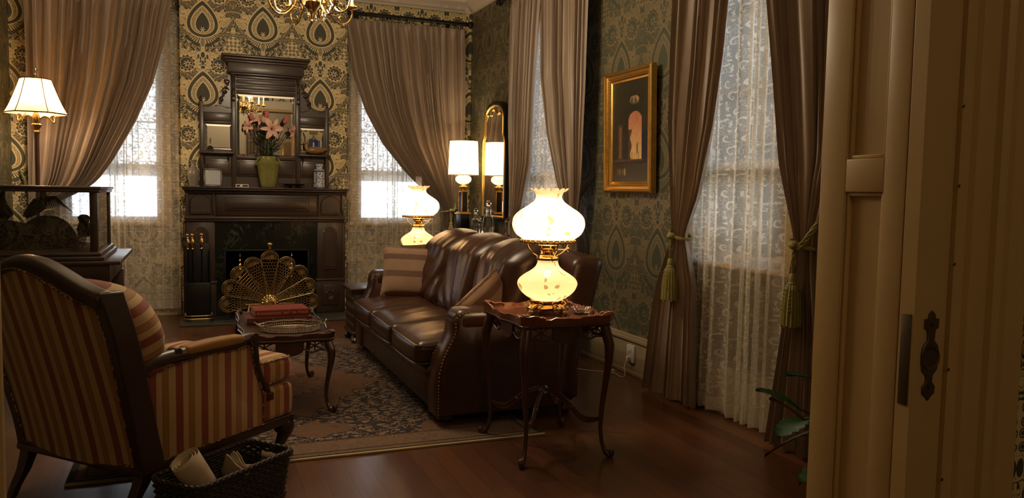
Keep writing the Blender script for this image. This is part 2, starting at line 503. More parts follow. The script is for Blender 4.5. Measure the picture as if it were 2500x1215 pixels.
def lamp_glass(name, col, emit, strength, trans=0.75):
    """milk glass lit by the bulb inside it; the lit bowl itself gives off a little light"""
    m = bpy.data.materials.new(name); m.use_nodes = True; T.nt = m.node_tree
    T.nt.nodes.clear()
    out = node('ShaderNodeOutputMaterial')
    d = node('ShaderNodeBsdfDiffuse'); t = node('ShaderNodeBsdfTranslucent'); g = node('ShaderNodeBsdfGlossy'); e = node('ShaderNodeEmission')
    cc = col
    x, y, z = sep(coord())
    an = mth('ARCTAN2', y, x)
    for n in (d, t): n.inputs['Color'].default_value = (*cc, 1)
    if name.startswith('painted'):
        # painted sprays of blossom and leaves round the bowl
        P = comb(an * 0.12, z)
        md = (voro(warp(P, 0.02, 30), 26, rnd=0.9, dim='2D') < 0.30) * (noise(P, 9, 2) > 0.53) * (mth('ABSOLUTE', nsin(an * 1.5 + 0.6)) > 0.55)
        c = mixc(md * 0.85, cc, (0.30, 0.22, 0.10))
        for n in (d, t): put(n.inputs['Color'], c)
        put(e.inputs['Color'], mixc(md * 0.85, emit, (0.30, 0.19, 0.08)))
    else:
        e.inputs['Color'].default_value = (*emit, 1)
    g.inputs['Roughness'].default_value = 0.08
    e.inputs['Strength'].default_value = strength
    m1 = node('ShaderNodeMixShader'); m1.inputs[0].default_value = trans
    T.nt.links.new(d.outputs[0], m1.inputs[1]); T.nt.links.new(t.outputs[0], m1.inputs[2])
    m2 = node('ShaderNodeMixShader'); m2.inputs[0].default_value = 0.05
    T.nt.links.new(m1.outputs[0], m2.inputs[1]); T.nt.links.new(g.outputs[0], m2.inputs[2])
    ad = node('ShaderNodeAddShader')
    T.nt.links.new(m2.outputs[0], ad.inputs[0]); T.nt.links.new(e.outputs[0], ad.inputs[1])
    T.nt.links.new(ad.outputs[0], out.inputs[0])
    return m
M['globe'] = lamp_glass('painted_milk_glass_globe', (0.96, 0.74, 0.47), (1.0, 0.70, 0.38), 0.25)
M['font'] = lamp_glass('painted_milk_glass_bowl', (0.96, 0.76, 0.50), (1.0, 0.66, 0.32), 0.16)
M['drum'] = lamp_glass('cream_linen_shade', (0.95, 0.88, 0.72), (1.0, 0.80, 0.52), 0.6)
M['panel_shade'] = lamp_glass('amber_silk_shade', (0.95, 0.68, 0.36), (1.0, 0.58, 0.24), 0.16)
def emis(name, col, s):
    m = bpy.data.materials.new(name); m.use_nodes = True; T.nt = m.node_tree; T.nt.nodes.clear()
    out = node('ShaderNodeOutputMaterial'); e = node('ShaderNodeEmission'); e.inputs[0].default_value = (*col, 1); e.inputs[1].default_value = s
    T.nt.links.new(e.outputs[0], out.inputs[0]); return m
M['bulb'] = emis('lit_bulb', (1, 0.75, 0.45), 6)

def silk_fn(base, dark, light):
    def fn():
        n = node('ShaderNodeUVMap'); u, v, _ = sep(X(n.outputs[0]))
        st = noise(comb(u * 1.0, v * 0.02, 0), 38, 3, 0.7)
        wv = noise(comb(u * 260, v * 9, 0), 1, 2, 0.5)
        c = mixc(nclamp(st * 2.4 - 0.7), dark, light)
        c = mixc(wv * 0.35, c, base)
        return {'Base Color': c, 'Roughness': 0.40 + wv * 0.1, 'Normal': bump(wv, 0.12, 0.001)}
    return fn
M['silk'] = mat('taupe_striped_silk', fn=silk_fn((0.25, 0.18, 0.125), (0.175, 0.122, 0.086), (0.38, 0.285, 0.205)), Sheen_Weight=0.25, Specular_IOR_Level=0.7)
M['rope'] = mat('olive_gold_cord', (0.26, 0.235, 0.07), 0.6)
M['rope_br'] = mat('brown_cord', (0.16, 0.10, 0.055), 0.6)

def lace_mat(name, col, dens=0.55):
    m = bpy.data.materials.new(name); m.use_nodes = True; T.nt = m.node_tree; T.nt.nodes.clear()
    out = node('ShaderNodeOutputMaterial')
    n = node('ShaderNodeUVMap'); u, v, _ = sep(X(n.outputs[0]))
    Wd, Hd = 0.125, 0.17
    row = mth('FLOOR', v / Hd)
    P0 = warp(comb(u + nmod(row, 2.0) * Wd * 0.5, v), 0.022, 16)
    ux, vx, _ = sep(P0)
    uu = nmod(ux, Wd) - Wd / 2; vv = nmod(vx, Hd) - Hd / 2
    P = comb(uu, vv)
    def spiral(c, r, s, k):
        x, y, q, an = ellv(P, c, r)
        return (nsin(an * s - mth('LOGARITHM', nmax(q, 0.04), 2.718) * 2.6) > k) * under(q, 1)
    def blob(c, r, n_, k):
        x, y, q, an = ellv(P, c, r)
        return under(q, 1 - k + k * nsin(an * n_))
    mo = spiral((0.012, 0.038), (0.036, 0.036), 1, 0.72)
    mo = nmax(mo, spiral((-0.022, -0.040), (0.032, 0.032), -1, 0.66))
    for c, r, n_, k in (((0.042, -0.030), (0.017, 0.017), 5, 0.3), ((-0.042, 0.045), (0.012, 0.026), 6, 0.25), ((0.036, -0.068), (0.020, 0.009), 4, 0.2), ((-0.040, 0.004), (0.016, 0.008), 3, 0.2), ((0.048, 0.004), (0.008, 0.016), 3, 0.2), ((-0.014, 0.074), (0.020, 0.008), 4, 0.2)):
        mo = nmax(mo, blob(c, r, n_, k))
    fil = under(voro(warp(comb(u, v), 0.02, 30), 46, feature='DISTANCE_TO_EDGE', dim='2D'), 0.09)
    mo = nmax(mo, fil * 0.72 * (noise(comb(u, v), 14, 1) > 0.47))
    net = 0.20 * noise(comb(u, v), 150, 1) + 0.30
    hem = (v < 0.09) * 0.30
    al = nclamp(nmax(mo * 0.84, net + hem) + (dens - 0.55))
    tr = node('ShaderNodeBsdfTransparent')
    d = node('ShaderNodeBsdfDiffuse'); t = node('ShaderNodeBsdfTranslucent')
    for q in (d, t): q.inputs[0].default_value = (*col, 1)
    m1 = node('ShaderNodeMixShader'); m1.inputs[0].default_value = 0.5
    T.nt.links.new(d.outputs[0], m1.inputs[1]); T.nt.links.new(t.outputs[0], m1.inputs[2])
    m2 = node('ShaderNodeMixShader'); put(m2.inputs[0], al)
    T.nt.links.new(tr.outputs[0], m2.inputs[1]); T.nt.links.new(m1.outputs[0], m2.inputs[2])
    T.nt.links.new(m2.outputs[0], out.inputs[0])
    return m
M['lace'] = lace_mat('cream_lace', (0.90, 0.87, 0.82), 0.60)
M['lace3'] = lace_mat('ivory_lace', (0.90, 0.86, 0.77), 0.66)
M['lace2'] = lace_mat('dense_cream_lace', (0.72, 0.66, 0.56), 0.80)

def leather_fn():
    P = coord()
    n = noise(P, 2.4, 3)
    f = voro(P, 230, feature='F1')
    w1 = noise(P, 14, 4, 0.6, 0.6)
    return {'Base Color': mixc(nclamp(n * 1.6 - 0.3), (0.022, 0.0075, 0.0035), (0.062, 0.021, 0.010)), 'Roughness': 0.22 + 0.20 * w1, 'Normal': bump(f * 0.15 + w1 * 1.0, 0.22, 0.006)}
M['leather'] = mat('brown_leather', fn=leather_fn, Specular_IOR_Level=0.6)
def stripe_fn():
    n = node('ShaderNodeUVMap'); u, v, _ = sep(X(n.outputs[0]))
    t = nmod(u + 5.6, 0.140)
    wv = noise(comb(u * 300, v * 300, 0), 1, 1)
    cream = (0.52, 0.355, 0.155); red = (0.235, 0.035, 0.018); och = (0.34, 0.155, 0.03); ln = (0.13, 0.045, 0.02)
    c = mixc(under(nabs(t - 0.024), 0.0195), cream, red)
    c = mixc(under(nabs(t - 0.090), 0.0165), c, ln)
    c = mixc(under(nabs(t - 0.090), 0.0140), c, och)
    c = mixc(wv * 0.25, c, (0.28, 0.15, 0.06))
    return {'Base Color': c, 'Normal': bump(wv, 0.1, 0.001)}
M['stripe'] = mat('red_gold_striped_fabric', rough=0.75, fn=stripe_fn, Sheen_Weight=0.2)
def vdrk(): return {}
M['lining'] = mat('black_lining', (0.012, 0.010, 0.009), 0.9)

def rug_fn():
    x, y, z = sep(coord())      # object at the rug centre
    P = warp(comb(x, y), 0.05, 9)
    hx, hy = 1.225, 1.63
    ex = hx - nabs(x); ey = hy - nabs(y); e = nmin(ex, ey)
    dense = under(nabs(nsin(noise(comb(x, y), 7, 2, 0.45, 1.6) * 44)), 0.34)
    leaf = nmax(under(voro(scale(warp(comb(x, y), 0.06, 12), (1.0, 2.1, 1)), 12, rnd=1.0, dim='2D'), 0.24), under(nabs(voro(scale(warp(comb(x, y), 0.06, 12), (2.0, 1.1, 1)), 9, rnd=1.0, dim='2D') - 0.30), 0.035))
    tint = noise(comb(x, y), 26, 2)
    field = mixc(nmax(dense * 0.35, leaf), (0.006, 0.004, 0.007), mixc(tint, (0.14, 0.085, 0.05), (0.30, 0.21, 0.13)))
    gold = mixc(dense * 0.7, mixc(tint, (0.105, 0.052, 0.026), (0.16, 0.088, 0.045)), (0.07, 0.025, 0.015))
    an = mth('ARCTAN2', y, x)
    ax_, ay_ = nabs(x), nabs(y)
    dm = ax_ / 0.66 + ay_ / 0.95 + 0.06 * nsin(an * 16)
    c = mixc(under(dm, 0.93), field, (0.06, 0.02, 0.012)); c = mixc(under(dm, 0.90), c, gold)
    c = mixc(under(dm, 0.40), c, (0.05, 0.018, 0.014)); c = mixc(under(dm, 0.37), c, mixc(dense, (0.22, 0.11, 0.06), (0.03, 0.015, 0.015)))
    ds = (hx - 0.26 - ax_) / 0.55 + (hy - 0.26 - ay_) / 0.75
    c = mixc(under(ds + 0.08 * nsin(an * 30), 0.8), c, gold)
    pend = nabs(x) / 0.26 + nabs(nabs(y) - 1.14) / 0.16 + 0.10 * nsin(an * 40)
    c = mixc(under(pend, 1.0), c, gold)
    c = mixc(under(e, 0.27), c, (0.05, 0.02, 0.012)); c = mixc(under(e, 0.255), c, mixc(dense, mixc(tint, (0.13, 0.075, 0.042), (0.19, 0.12, 0.07)), (0.08, 0.035, 0.022)))
    c = mixc(under(e, 0.085), c, (0.035, 0.015, 0.010)); c = mixc(under(e, 0.070), c, mixc(dense, (0.17, 0.10, 0.055), (0.06, 0.03, 0.02)))
    c = mixc(under(e, 0.035), c, (0.010, 0.008, 0.008)); c = mixc(under(ey, 0.018), c, (0.40, 0.30, 0.14))
    return {'Base Color': c, 'Normal': bump(noise(comb(x, y), 240, 1), 0.3, 0.003)}
M['rug'] = mat('persian_rug_wool', rough=0.9, fn=rug_fn)
def wick_fn():
    x, y, z = sep(coord())
    a = nsin(z * 420) * nsin(x * 200 + y * 200)
    return {'Base Color': mixc(nclamp(a * 0.5 + 0.5), (0.010, 0.007, 0.005), (0.040, 0.026, 0.016)), 'Normal': bump(a, 0.6, 0.004)}
M['wicker'] = mat('dark_wicker', rough=0.6, fn=wick_fn)
M['paper'] = mat('newsprint', (0.50, 0.40, 0.27), 0.8)
M['paper_w'] = mat('page_edges', (0.62, 0.54, 0.42), 0.8)

# ------------------------------------------------------------------ the room
XL, XR, YB, YF = -1.67, 3.19, 9.30, 1.97
ZC = 3.76
struct('floor', MB().box(-3.0, 4.4, -3.6, 9.75, -0.10, 0.0), M['floor'], smooth=False)
struct('ceiling', MB().box(-3.0, 4.4, -3.6, 9.75, ZC, ZC + 0.12), M['ceil'], smooth=False)

def holed(mb, a0, a1, z0, z1, holes, boxf):
    """fill a rectangle with boxes, leaving the holes open"""
    xs = sorted({a0, a1, *[h[0] for h in holes], *[h[1] for h in holes]})
    for i in range(len(xs) - 1):
        m_ = (xs[i] + xs[i + 1]) / 2
        hs = sorted([h for h in holes if h[0] < m_ < h[1]], key=lambda h: h[2])
        z = z0
        for h in hs:
            if h[2] > z: boxf(mb, xs[i], xs[i + 1], z, h[2])
            z = h[3]
        if z < z1: boxf(mb, xs[i], xs[i + 1], z, z1)
WZ0, WZ1 = 1.02, 3.05
mb = MB()
holed(mb, XL - .3, XR + .3, 0, ZC, [(-1.20, -0.30, WZ0, WZ1), (1.82, 2.72, WZ0, WZ1), (0.33, 1.20, 0.0, 0.72)], lambda m, a, b, c, d: m.box(a, b, YB, YB + 0.3, c, d))
struct('wall_back', mb, M['paper_x'], smooth=False)
mb = MB()
holed(mb, -0.098, 1.645, 0, ZC, [(0.33, 1.20, 0.0, 0.72)], lambda m, a, b, c, d: m.box(a, b, 9.10, YB, c, d))
struct('wall_chimney', mb, M['paper_x'], smooth=False)
mb = MB()
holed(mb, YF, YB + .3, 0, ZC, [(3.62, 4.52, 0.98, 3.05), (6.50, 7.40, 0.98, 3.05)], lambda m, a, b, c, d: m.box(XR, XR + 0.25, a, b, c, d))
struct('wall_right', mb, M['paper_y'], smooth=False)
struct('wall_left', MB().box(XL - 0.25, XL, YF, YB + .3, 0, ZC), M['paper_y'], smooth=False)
# partition with the wide pocket-door opening
mb = MB()
mb.box(-3.0, -0.46, 1.62, YF, 0, ZC); mb.box(-0.46, 1.867, 1.62, YF, 2.92, ZC); mb.box(1.90, 4.4, 1.665, YF, 0, ZC)
struct('wall_front', mb, M['paper_x'], smooth=False)
# near room
struct('wall_near_rear', MB().box(-3.0, 4.4, -3.6, -3.4, 0, ZC), M['cream'], smooth=False)
struct('wall_near_left', MB().box(-3.0, -2.8, -3.4, 1.62, 0, ZC), M['cream'], smooth=False)
struct('wall_near_right', MB().box(4.2, 4.4, -3.4, 1.62, 0, ZC), M['cream'], smooth=False)
dgreen = M['paper_x']
struct('wall_near_front', MB().box(2.20, 4.2, 1.56, 1.60, 0, ZC), M['paper_x'], smooth=False)

# firebox
mb = MB()
mb.box(0.30, 0.33, 9.0, 9.75, 0, 0.74).box(1.20, 1.23, 9.0, 9.75, 0, 0.74).box(0.30, 1.23, 9.72, 9.75, 0, 0.74).box(0.30, 1.23, 9.0, 9.75, 0.72, 0.74)
struct('wall_firebox', mb, M['soot'], smooth=False)

# crown mouldings
def crown(name, p, q, inward):
    prof = [(0, 3.55), (0.03, 3.55), (0.035, 3.575), (0.05, 3.585), (0.09, 3.65), (0.15, 3.71), (0.16, 3.73), (0.19, 3.735), (0.19, ZC), (0, ZC)]
    mb = MB(); vs = []; n = len(prof)
    for P0 in (p, q):
        for (d, z) in prof: vs.append((P0[0] + inward[0] * d, P0[1] + inward[1] * d, z))
    fs = [(i, (i + 1) % n, n + (i + 1) % n, n + i) for i in range(n)] + [tuple(range(n)), tuple(range(n, 2 * n))]
    mb.add(vs, fs); struct(name, mb, M['ceil'], smooth=False)
crown('trim_1', (XL, YB), (-0.098, YB), (0, -1)); crown('trim_2', (-0.098, 9.10), (1.645, 9.10), (0, -1)); crown('trim_3', (1.645, YB), (XR, YB), (0, -1))
crown('trim_4', (XR, YF), (XR, YB), (-1, 0)); crown('trim_5', (XL, YF), (XL, YB), (1, 0)); crown('trim_6', (XL, YF), (XR, YF), (0, 1))

def baseboard(name, segs, h=0.31):
    mb = MB()
    for (a, b, kind, s, lo) in segs:
        for (d, z0, z1) in ((0.022, 0, h - 0.05), (0.034, h - 0.05, h - 0.02), (0.024, h - 0.02, h), (0.036, 0, 0.03)):
            if kind == 'x': mb.box(a, b, s - d if lo else s, s if lo else s + d, z0, z1, 0.004)
            else: mb.box(s - d if lo else s, s if lo else s + d, a, b, z0, z1, 0.004)
    struct(name, mb, M['base'])
baseboard('baseboard_back', [(XL, -0.11, 'x', YB, True), (1.66, XR, 'x', YB, True)])
baseboard('baseboard_right', [(YF, YB - 0.04, 'y', XR, True)])
baseboard('baseboard_left', [(YF, YB - 0.04, 'y', XL, False)])

# windows: sashes, panes, casing
def window(name, kind, a0, a1, z0, z1):
    """a frame with meeting rail and glazing bars; kind 'b' back wall, 'r' right wall"""
    root = bpy.data.objects.new(name, None); COL.objects.link(root); root['kind'] = 'structure'
    def bx(m, a, b, d0, d1, c, d, r=0.004):
        if kind == 'b': m.box(a, b, YB + d0, YB + d1, c, d, r)
        else: m.box(XR + d0, XR + d1, a, b, c, d, r)
    m = MB(); w_ = 0.045; zm = 1.60 if kind == 'b' else 1.60
    bx(m, a0, a0 + w_, 0.06, 0.12, z0, z1); bx(m, a1 - w_, a1, 0.06, 0.12, z0, z1)
    bx(m, a0 + w_, a1 - w_, 0.06, 0.12, z0, z0 + 0.05); bx(m, a0 + w_, a1 - w_, 0.06, 0.12, z1 - 0.05, z1); bx(m, a0 + w_, a1 - w_, 0.05, 0.12, zm - 0.03, zm + 0.03)
    m.build('sash_frame', M['trim'], root)
    m = MB(); c = (a0 + a1) / 2
    bx(m, c - 0.009, c + 0.009, 0.075, 0.105, z0 + 0.05, zm - 0.03, 0.002); bx(m, c - 0.009, c + 0.009, 0.075, 0.105, zm + 0.03, z1 - 0.05, 0.002)
    for zz in (2.08, 2.55): bx(m, a0 + w_, a1 - w_, 0.075, 0.105, zz - 0.009, zz + 0.009, 0.002)
    m.build('glazing_bar', M['trim'], root)
    m = MB(); bx(m, a0 + w_, a1 - w_, 0.088, 0.092, z0 + 0.05, zm - 0.03, 0); bx(m, a0 + w_, a1 - w_, 0.088, 0.092, zm + 0.03, z1 - 0.05, 0)
    m.build('pane', M['pane'], root, smooth=False)
    m = MB()
    bx(m, a0 - 0.10, a0, -0.025, 0, z0, z1 + 0.10); bx(m, a1, a1 + 0.10, -0.025, 0, z0, z1 + 0.10); bx(m, a0, a1, -0.025, 0, z1, z1 + 0.10)
    bx(m, a0 - 0.12, a1 + 0.12, -0.05, 0.06, z0 - 0.035, z0)
    m.build('casing', M['trim'], root)
window('window_1', 'b', -1.20, -0.30, WZ0, WZ1)
window('window_2', 'b', 1.82, 2.72, WZ0, WZ1)
window('window_3', 'r', 6.50, 7.40, 0.98, 3.05)
window('window_4', 'r', 3.62, 4.52, 0.98, 3.05)
# unseen roof and wall added outside to dim the right-hand windows
mb = MB(); mb.box(3.44, 4.9, 1.0, 9.6, 3.15, 3.25)
struct('sky_block_roof', mb, M['ceil'], smooth=False)
struct('sky_block_wall', MB().box(5.9, 6.0, 1.0, 9.6, -0.1, 2.1), M['trim'], smooth=False)

# pocket door, jamb and casing at the right
root = bpy.data.objects.new('door_1', None); COL.objects.link(root); root['kind'] = 'structure'
MB().box(1.867, 2.75, 1.603, 1.655, 0.005, 2.90, 0.002).build('door_leaf', M['trim'], root, smooth=False)
MB().box(1.8645, 1.8675, 1.613, 1.645, 0.82, 1.08, 0.001).build('latch_plate', M['pewter'], root)
m = MB()
ol = [(0, .135), (.012, .125), (.014, .112), (.028, .112), (.028, .085), (.016, .08), (.014, .05), (.03, .035), (.036, .012), (.036, -.012), (.03, -.035), (.014, -.05), (.012, -.068), (.026, -.082), (.024, -.102), (.010, -.112), (0, -.122)]
ol = ol + [(-x, z) for x, z in ol[::-1][1:-1]]
m.prism([(1.930 + x * 0.92, 0.955 + z) for x, z in ol], 1.5965, 1.603, 'y', 0.0015)
m.at((1.930, 1.598, 0.955), rx=PI / 2); m.lathe([(0.0, -0.002), (0.012, -0.0015), (0.024, 0.000), (0.029, 0.004), (0.033, 0.004), (0.034, 0.0)], 28)
m.lathe([(0, .001), (.004, .001), (.0045, 0.0)], 10, c=(0, -.085, .003)); m.lathe([(0, .001), (.004, .001), (.0045, 0.0)], 10, c=(0, .095, .003))
m.build('finger_pull', M['pewter'], root)
# panelled jamb reveal
mb = MB()
mb.box(1.867, 1.90, 1.66, 1.735, 0, 2.92, 0.003); mb.box(1.867, 1.90, 1.88, 1.985, 0, 2.92, 0.003)
for z0, z1 in ((0, 0.25), (0.99 + .43, 0.99 + .53), (2.74, 2.92)): mb.box(1.867, 1.90, 1.735, 1.88, z0, z1, 0.003)
mb.box(1.887, 1.90, 1.735, 1.88, 0, 2.92)
for z0, z1 in ((0.25, 1.42), (1.52, 2.74)):
    for y0, y1 in ((1.735, 1.747), (1.868, 1.88)): mb.box(1.874, 1.89, y0, y1, z0, z1, 0.003)
    for q0, q1 in ((z0, z0 + .012), (z1 - .012, z1)): mb.box(1.874, 1.89, 1.747, 1.868, q0, q1, 0.003)
struct('trim_7', mb, M['trim'])
# casing profile on the near side, right of the leaf, and the strip with brads along the pocket
mb = MB()
prof = [(1.988, 1.602), (1.988, 1.588), (2.022, 1.584), (2.030, 1.570), (2.048, 1.566), (2.056, 1.578), (2.062, 1.585), (2.118, 1.583), (2.124, 1.566), (2.134, 1.560), (2.142, 1.556), (2.150, 1.545), (2.222, 1.540), (2.234, 1.548), (2.234, 1.602)]
mb.prism(prof, 0, 3.08, 'z'); struct('trim_8', mb, M['trim'], angle=25)
mb = MB()
for zz in (0.22, 0.60, 0.92, 1.22, 1.44, 1.66): mb.prism([(1.9905, zz + .006), (1.981, zz), (1.9905, zz - .003)], 1.5835, 1.5865, 'y')
tag(mb.build('carpet_tack', M['pewter'], smooth=False), 'row of tiny dark brads down the gap beside the sliding door', 'nails', kind='stuff')
mb = MB(); mb.box(-0.46, 1.90, 1.985, 2.0, 2.92, 3.08, .004).box(-0.61, -0.46, 1.97, 1.995, 0, 3.08, .004).box(1.90, 2.05, 1.97, 1.995, 0, 3.08, .004)
struct('trim_9', mb, M['cream'])
# left jamb at the very edge of the picture
mb = MB(); mb.box(-0.60, -0.274, 1.395, 1.425, 0, 3.08, .006).box(-0.60, -0.40, 1.425, 1.62, 0, 3.08, .004).box(-0.60, -0.455, 1.62, 1.99, 0, 2.92, .004)
struct('trim_10', mb, M['trim'])
mb = MB(); mb.box(-0.274, 1.99, 1.56, 1.62, 2.90, 3.08, .004).box(-0.455, 1.90, 1.62, 1.985, 2.88, 2.92, .003); struct('trim_11', mb, M['trim'])
# chair rail and wainscot right of the casing
mb = MB()
mb.box(2.234, 4.2, 1.535, 1.56, 0.955, 0.985, .006, k=3).box(2.30, 4.2, 1.545, 1.56, 0.925, 0.95, .004, k=3).box(2.30, 4.2, 1.535, 1.56, 0.895, 0.918, .006, k=3).box(2.30, 4.2, 1.550, 1.56, 0, 0.925)
struct('trim_12', mb, M['trim'])

# ------------------------------------------------------------------ curtains
def wallpt(kind, a, d, z):
    return (a, YB - d, z) if kind == 'b' else (XR - d, a, z)

def sheet(mb, kind, outer, inner, z0, z1, n, dtab, atab, seed=0, nz=64, wid=1.6, header=True, spu=12):
    rnd = random.Random(seed)
    ph = [rnd.uniform(-0.9, 0.9) for _ in range(n + 2)]
    am = [rnd.uniform(0.65, 1.25) for _ in range(n + 2)]
    nu = n * spu
    def f(u, v):
        z = z0 + (z1 - z0) * v
        t = u * n + 0.33 * math.sin(2 * PI * u * 2.3 + seed) * math.sin(PI * u) * 1.6; t = min(max(t, 0.0), float(n)); i = int(t) if t < n else n - 1; fr = t - i
        p = lerp(ph[i], ph[i + 1], fr); a_ = lerp(am[i], am[i + 1], fr)
        s = math.sin(2 * PI * t + p * 0.8)
        s = s + 0.28 * math.sin(4 * PI * t + 2 * p + 0.8 + z * 0.9) + 0.14 * math.sin(7 * PI * t + 3 * p - z * 1.7)
        A = interp(atab, z)
        if header:
            hd = sstep(z1 - 0.13, z1 - 0.06, z)
            s = lerp(s, math.copysign(abs(math.sin(2 * PI * t + p * 0.8)) ** 3, math.sin(2 * PI * t + p * .8)) * 0.8, hd)
        ao, ai = interp(outer, z), interp(inner, z)
        a = lerp(ao, ai, u) + (ai - ao) / n * 0.22 * math.cos(2 * PI * t + p * 0.8)
        a += 0.004 * math.sin(z * 3 + t)
        d = interp(dtab, z) + A * a_ * s * 0.5
        return wallpt(kind, a, d, z)
    mb.grid(f, nu, nz, uvf=lambda u, v: (u * wid + seed * 0.31, (z0 + (z1 - z0) * v)))
    return mb

def drape(name, label, kind, outer, inner, z1, n, seed, dtab, atab, z0=0.015, group=None, wid=1.7, hooks=True):
    if kind == 'r':
        outer = [(z, y * 0.984) for z, y in outer]; inner = [(z, y * 0.984) for z, y in inner]
    a = (interp(outer, 0) + interp(inner, 0)) / 2
    t = thing(name, label, 'curtain', wallpt(kind, a, 0.14, 0.0), 0, group)
    mb = MB(); sheet(mb, kind, outer, inner, z0, z1, n, dtab, atab, seed, wid=wid)
    mb.build('drape_panel', M['silk'], t, world=True, angle=80)
    if hooks:
        for j in range(n):
            u = (j + 0.5) / n
            p = wallpt(kind, lerp(interp(outer, z1), interp(inner, z1), u), interp(dtab, z1), z1)
            MB().tube([(p[0] + 0.03 * math.cos(k) * (kind == 'r'), p[1] + 0.03 * math.cos(k) * (kind == 'b'), z1 + 0.025 + 0.026 * math.sin(k)) for k in [q * PI / 5 for q in range(10)]], 0.003, 5, closed=True).build('curtain_ring', M['black'], t, world=True)
    return t

D0 = [(0, 0.168), (3.4, 0.155)]
# back wall, left window
drape('swagged_drape', 'taupe silk drape swept left from the window beside the panelled-shade lamp', 'b',
      [(0, -1.52), (1.12, -1.50), (1.3, -1.50), (3.34, -1.52)],
      [(0, -1.10), (0.6, -1.16), (1.0, -1.27), (1.12, -1.29), (1.18, -1.30), (1.25, -1.20), (1.31, -1.08), (1.37, -0.98), (1.45, -0.89), (1.66, -0.75), (2.04, -0.55), (2.47, -0.37), (2.9, -0.26), (3.34, -0.185)],
      3.36, 15, 1, [(0, 0.17), (1.12, 0.19), (1.5, 0.185), (2.2, 0.175), (3.4, 0.155)], [(0, 0.07), (1.0, 0.06), (1.14, 0.045), (1.5, 0.075), (2.6, 0.085), (3.4, 0.06)], wid=2.4)
drape('swagged_drape', 'taupe silk drape swept right behind the drum-shade lamp', 'b',
      [(0, 3.05), (0.94, 3.03), (1.17, 2.96), (1.35, 3.00), (1.63, 3.06), (3.34, 3.06)],
      [(0, 2.70), (0.6, 2.74), (0.94, 2.77), (1.17, 2.80), (1.24, 2.75), (1.33, 2.63), (1.64, 2.31), (1.94, 2.06), (2.3, 1.87), (2.71, 1.735), (3.25, 1.63)],
      3.33, 15, 2, [(0, 0.17), (1.17, 0.18), (1.5, 0.175), (2.2, 0.17), (3.4, 0.15)], [(0, 0.06), (1.0, 0.055), (1.17, 0.04), (1.5, 0.07), (2.6, 0.08), (3.4, 0.06)], wid=2.4)
# right wall, far window
drape('long_drape', 'brown silk drape falling just right of the tall black-edged mirror', 'r',
      [(0, 7.68), (1.1, 7.62), (1.4, 7.66), (2.1, 7.72), (3.4, 7.72)],
      [(0, 7.34), (0.7, 7.42), (1.1, 7.50), (1.28, 7.34), (1.68, 7.16), (2.47, 7.09), (3.22, 7.0), (3.4, 6.99)],
      3.36, 7, 3, D0, [(0, 0.06), (1.1, 0.035), (1.5, 0.06), (3.4, 0.05)], wid=1.0)
drape('long_drape', 'brown silk drape behind the glowing milk-glass globe, gathered toward a brown rope', 'r',
      [(0, 5.98), (1.15, 6.12), (1.5, 6.04), (2.3, 5.99), (3.4, 5.99)],
      [(0, 6.40), (0.8, 6.40), (1.15, 6.34), (1.22, 6.38), (1.41, 6.46), (1.55, 6.55), (1.94, 6.77), (2.45, 6.94), (3.22, 7.0), (3.4, 6.985)],
      3.36, 9, 4, D0, [(0, 0.06), (1.15, 0.04), (1.5, 0.07), (3.4, 0.055)], wid=1.4)
# right wall, near window
drape('long_drape', 'brown silk drape hanging to the floor just right of the gold-framed painting', 'r',
      [(0, 4.92), (0.4, 4.86), (0.75, 4.80), (1.05, 4.66), (1.13, 4.63), (1.3, 4.65), (1.9, 4.71), (3.4, 4.70)],
      [(0, 4.32), (0.8, 4.36), (1.05, 4.46), (1.13, 4.49), (1.2, 4.46), (1.39, 4.36), (1.86, 4.22), (2.24, 4.155), (2.61, 4.12), (3.4, 4.07)],
      3.36, 8, 5, D0, [(0, 0.075), (0.9, 0.06), (1.13, 0.035), (1.5, 0.06), (3.4, 0.055)], wid=1.3)
drape('long_drape', 'dark brown silk drape nearest the cream sliding door, held by a heavy tassel', 'r',
      [(0, 3.08), (0.7, 3.16), (1.1, 3.26), (1.2, 3.24), (1.6, 3.02), (3.4, 2.90)],
      [(0, 3.58), (0.67, 3.49), (1.09, 3.44), (1.16, 3.43), (1.23, 3.445), (1.59, 3.56), (2.05, 3.645), (2.53, 3.745), (3.4, 3.86)],
      3.36, 9, 6, D0, [(0, 0.075), (0.9, 0.06), (1.13, 0.04), (1.5, 0.07), (3.4, 0.06)], wid=1.5)

def sheer(name, label, kind, a0, a1, z0, z1, n, seed, m='lace', d=0.078, amp=0.022, cat='lace curtain'):
    t = thing(name, label, cat, wallpt(kind, (a0 + a1) / 2, d, z0))
    mb = MB(); sheet(mb, kind, [(z0, a0), (z1, a0)], [(z0, a1), (z1, a1)], z0, z1, n, [(0, d), (3.4, d)], [(z0, amp * 1.2), (z1, amp * 0.8)], seed, nz=30, wid=abs(a1 - a0) * 1.35, header=False, spu=10)
    # the hem is at v = z0: shift the pattern so the plain hem band sits at the bottom
    mb.uv = [(u, v - z0) for u, v in mb.uv]
    mb.build('lace_panel', M[m], t, world=True, angle=80)
    # a slim rod in its pocket
    p, q = wallpt(kind, a0, d, z1), wallpt(kind, a1, d, z1)
    MB().tube([p, q], 0.006, 8).build('sheer_rod', M['brass_old'], t, world=True)
    return t
sheer('lace_sheer', 'full length lace sheer between the fireplace and the glass display case', 'b', -1.36, -0.135, 0.08, 3.24, 12, 11, amp=0.058, d=0.080)
sheer('lace_sheer', 'full length lace sheer between the fireplace and the leather sofa', 'b', 1.66, 2.86, 0.08, 3.24, 12, 12, amp=0.058, d=0.080)
sheer('lace_sheer', 'narrow strip of lace sheer glimpsed right of the tall mirror', 'r', 6.10, 7.75, 0.06, 3.24, 14, 13)
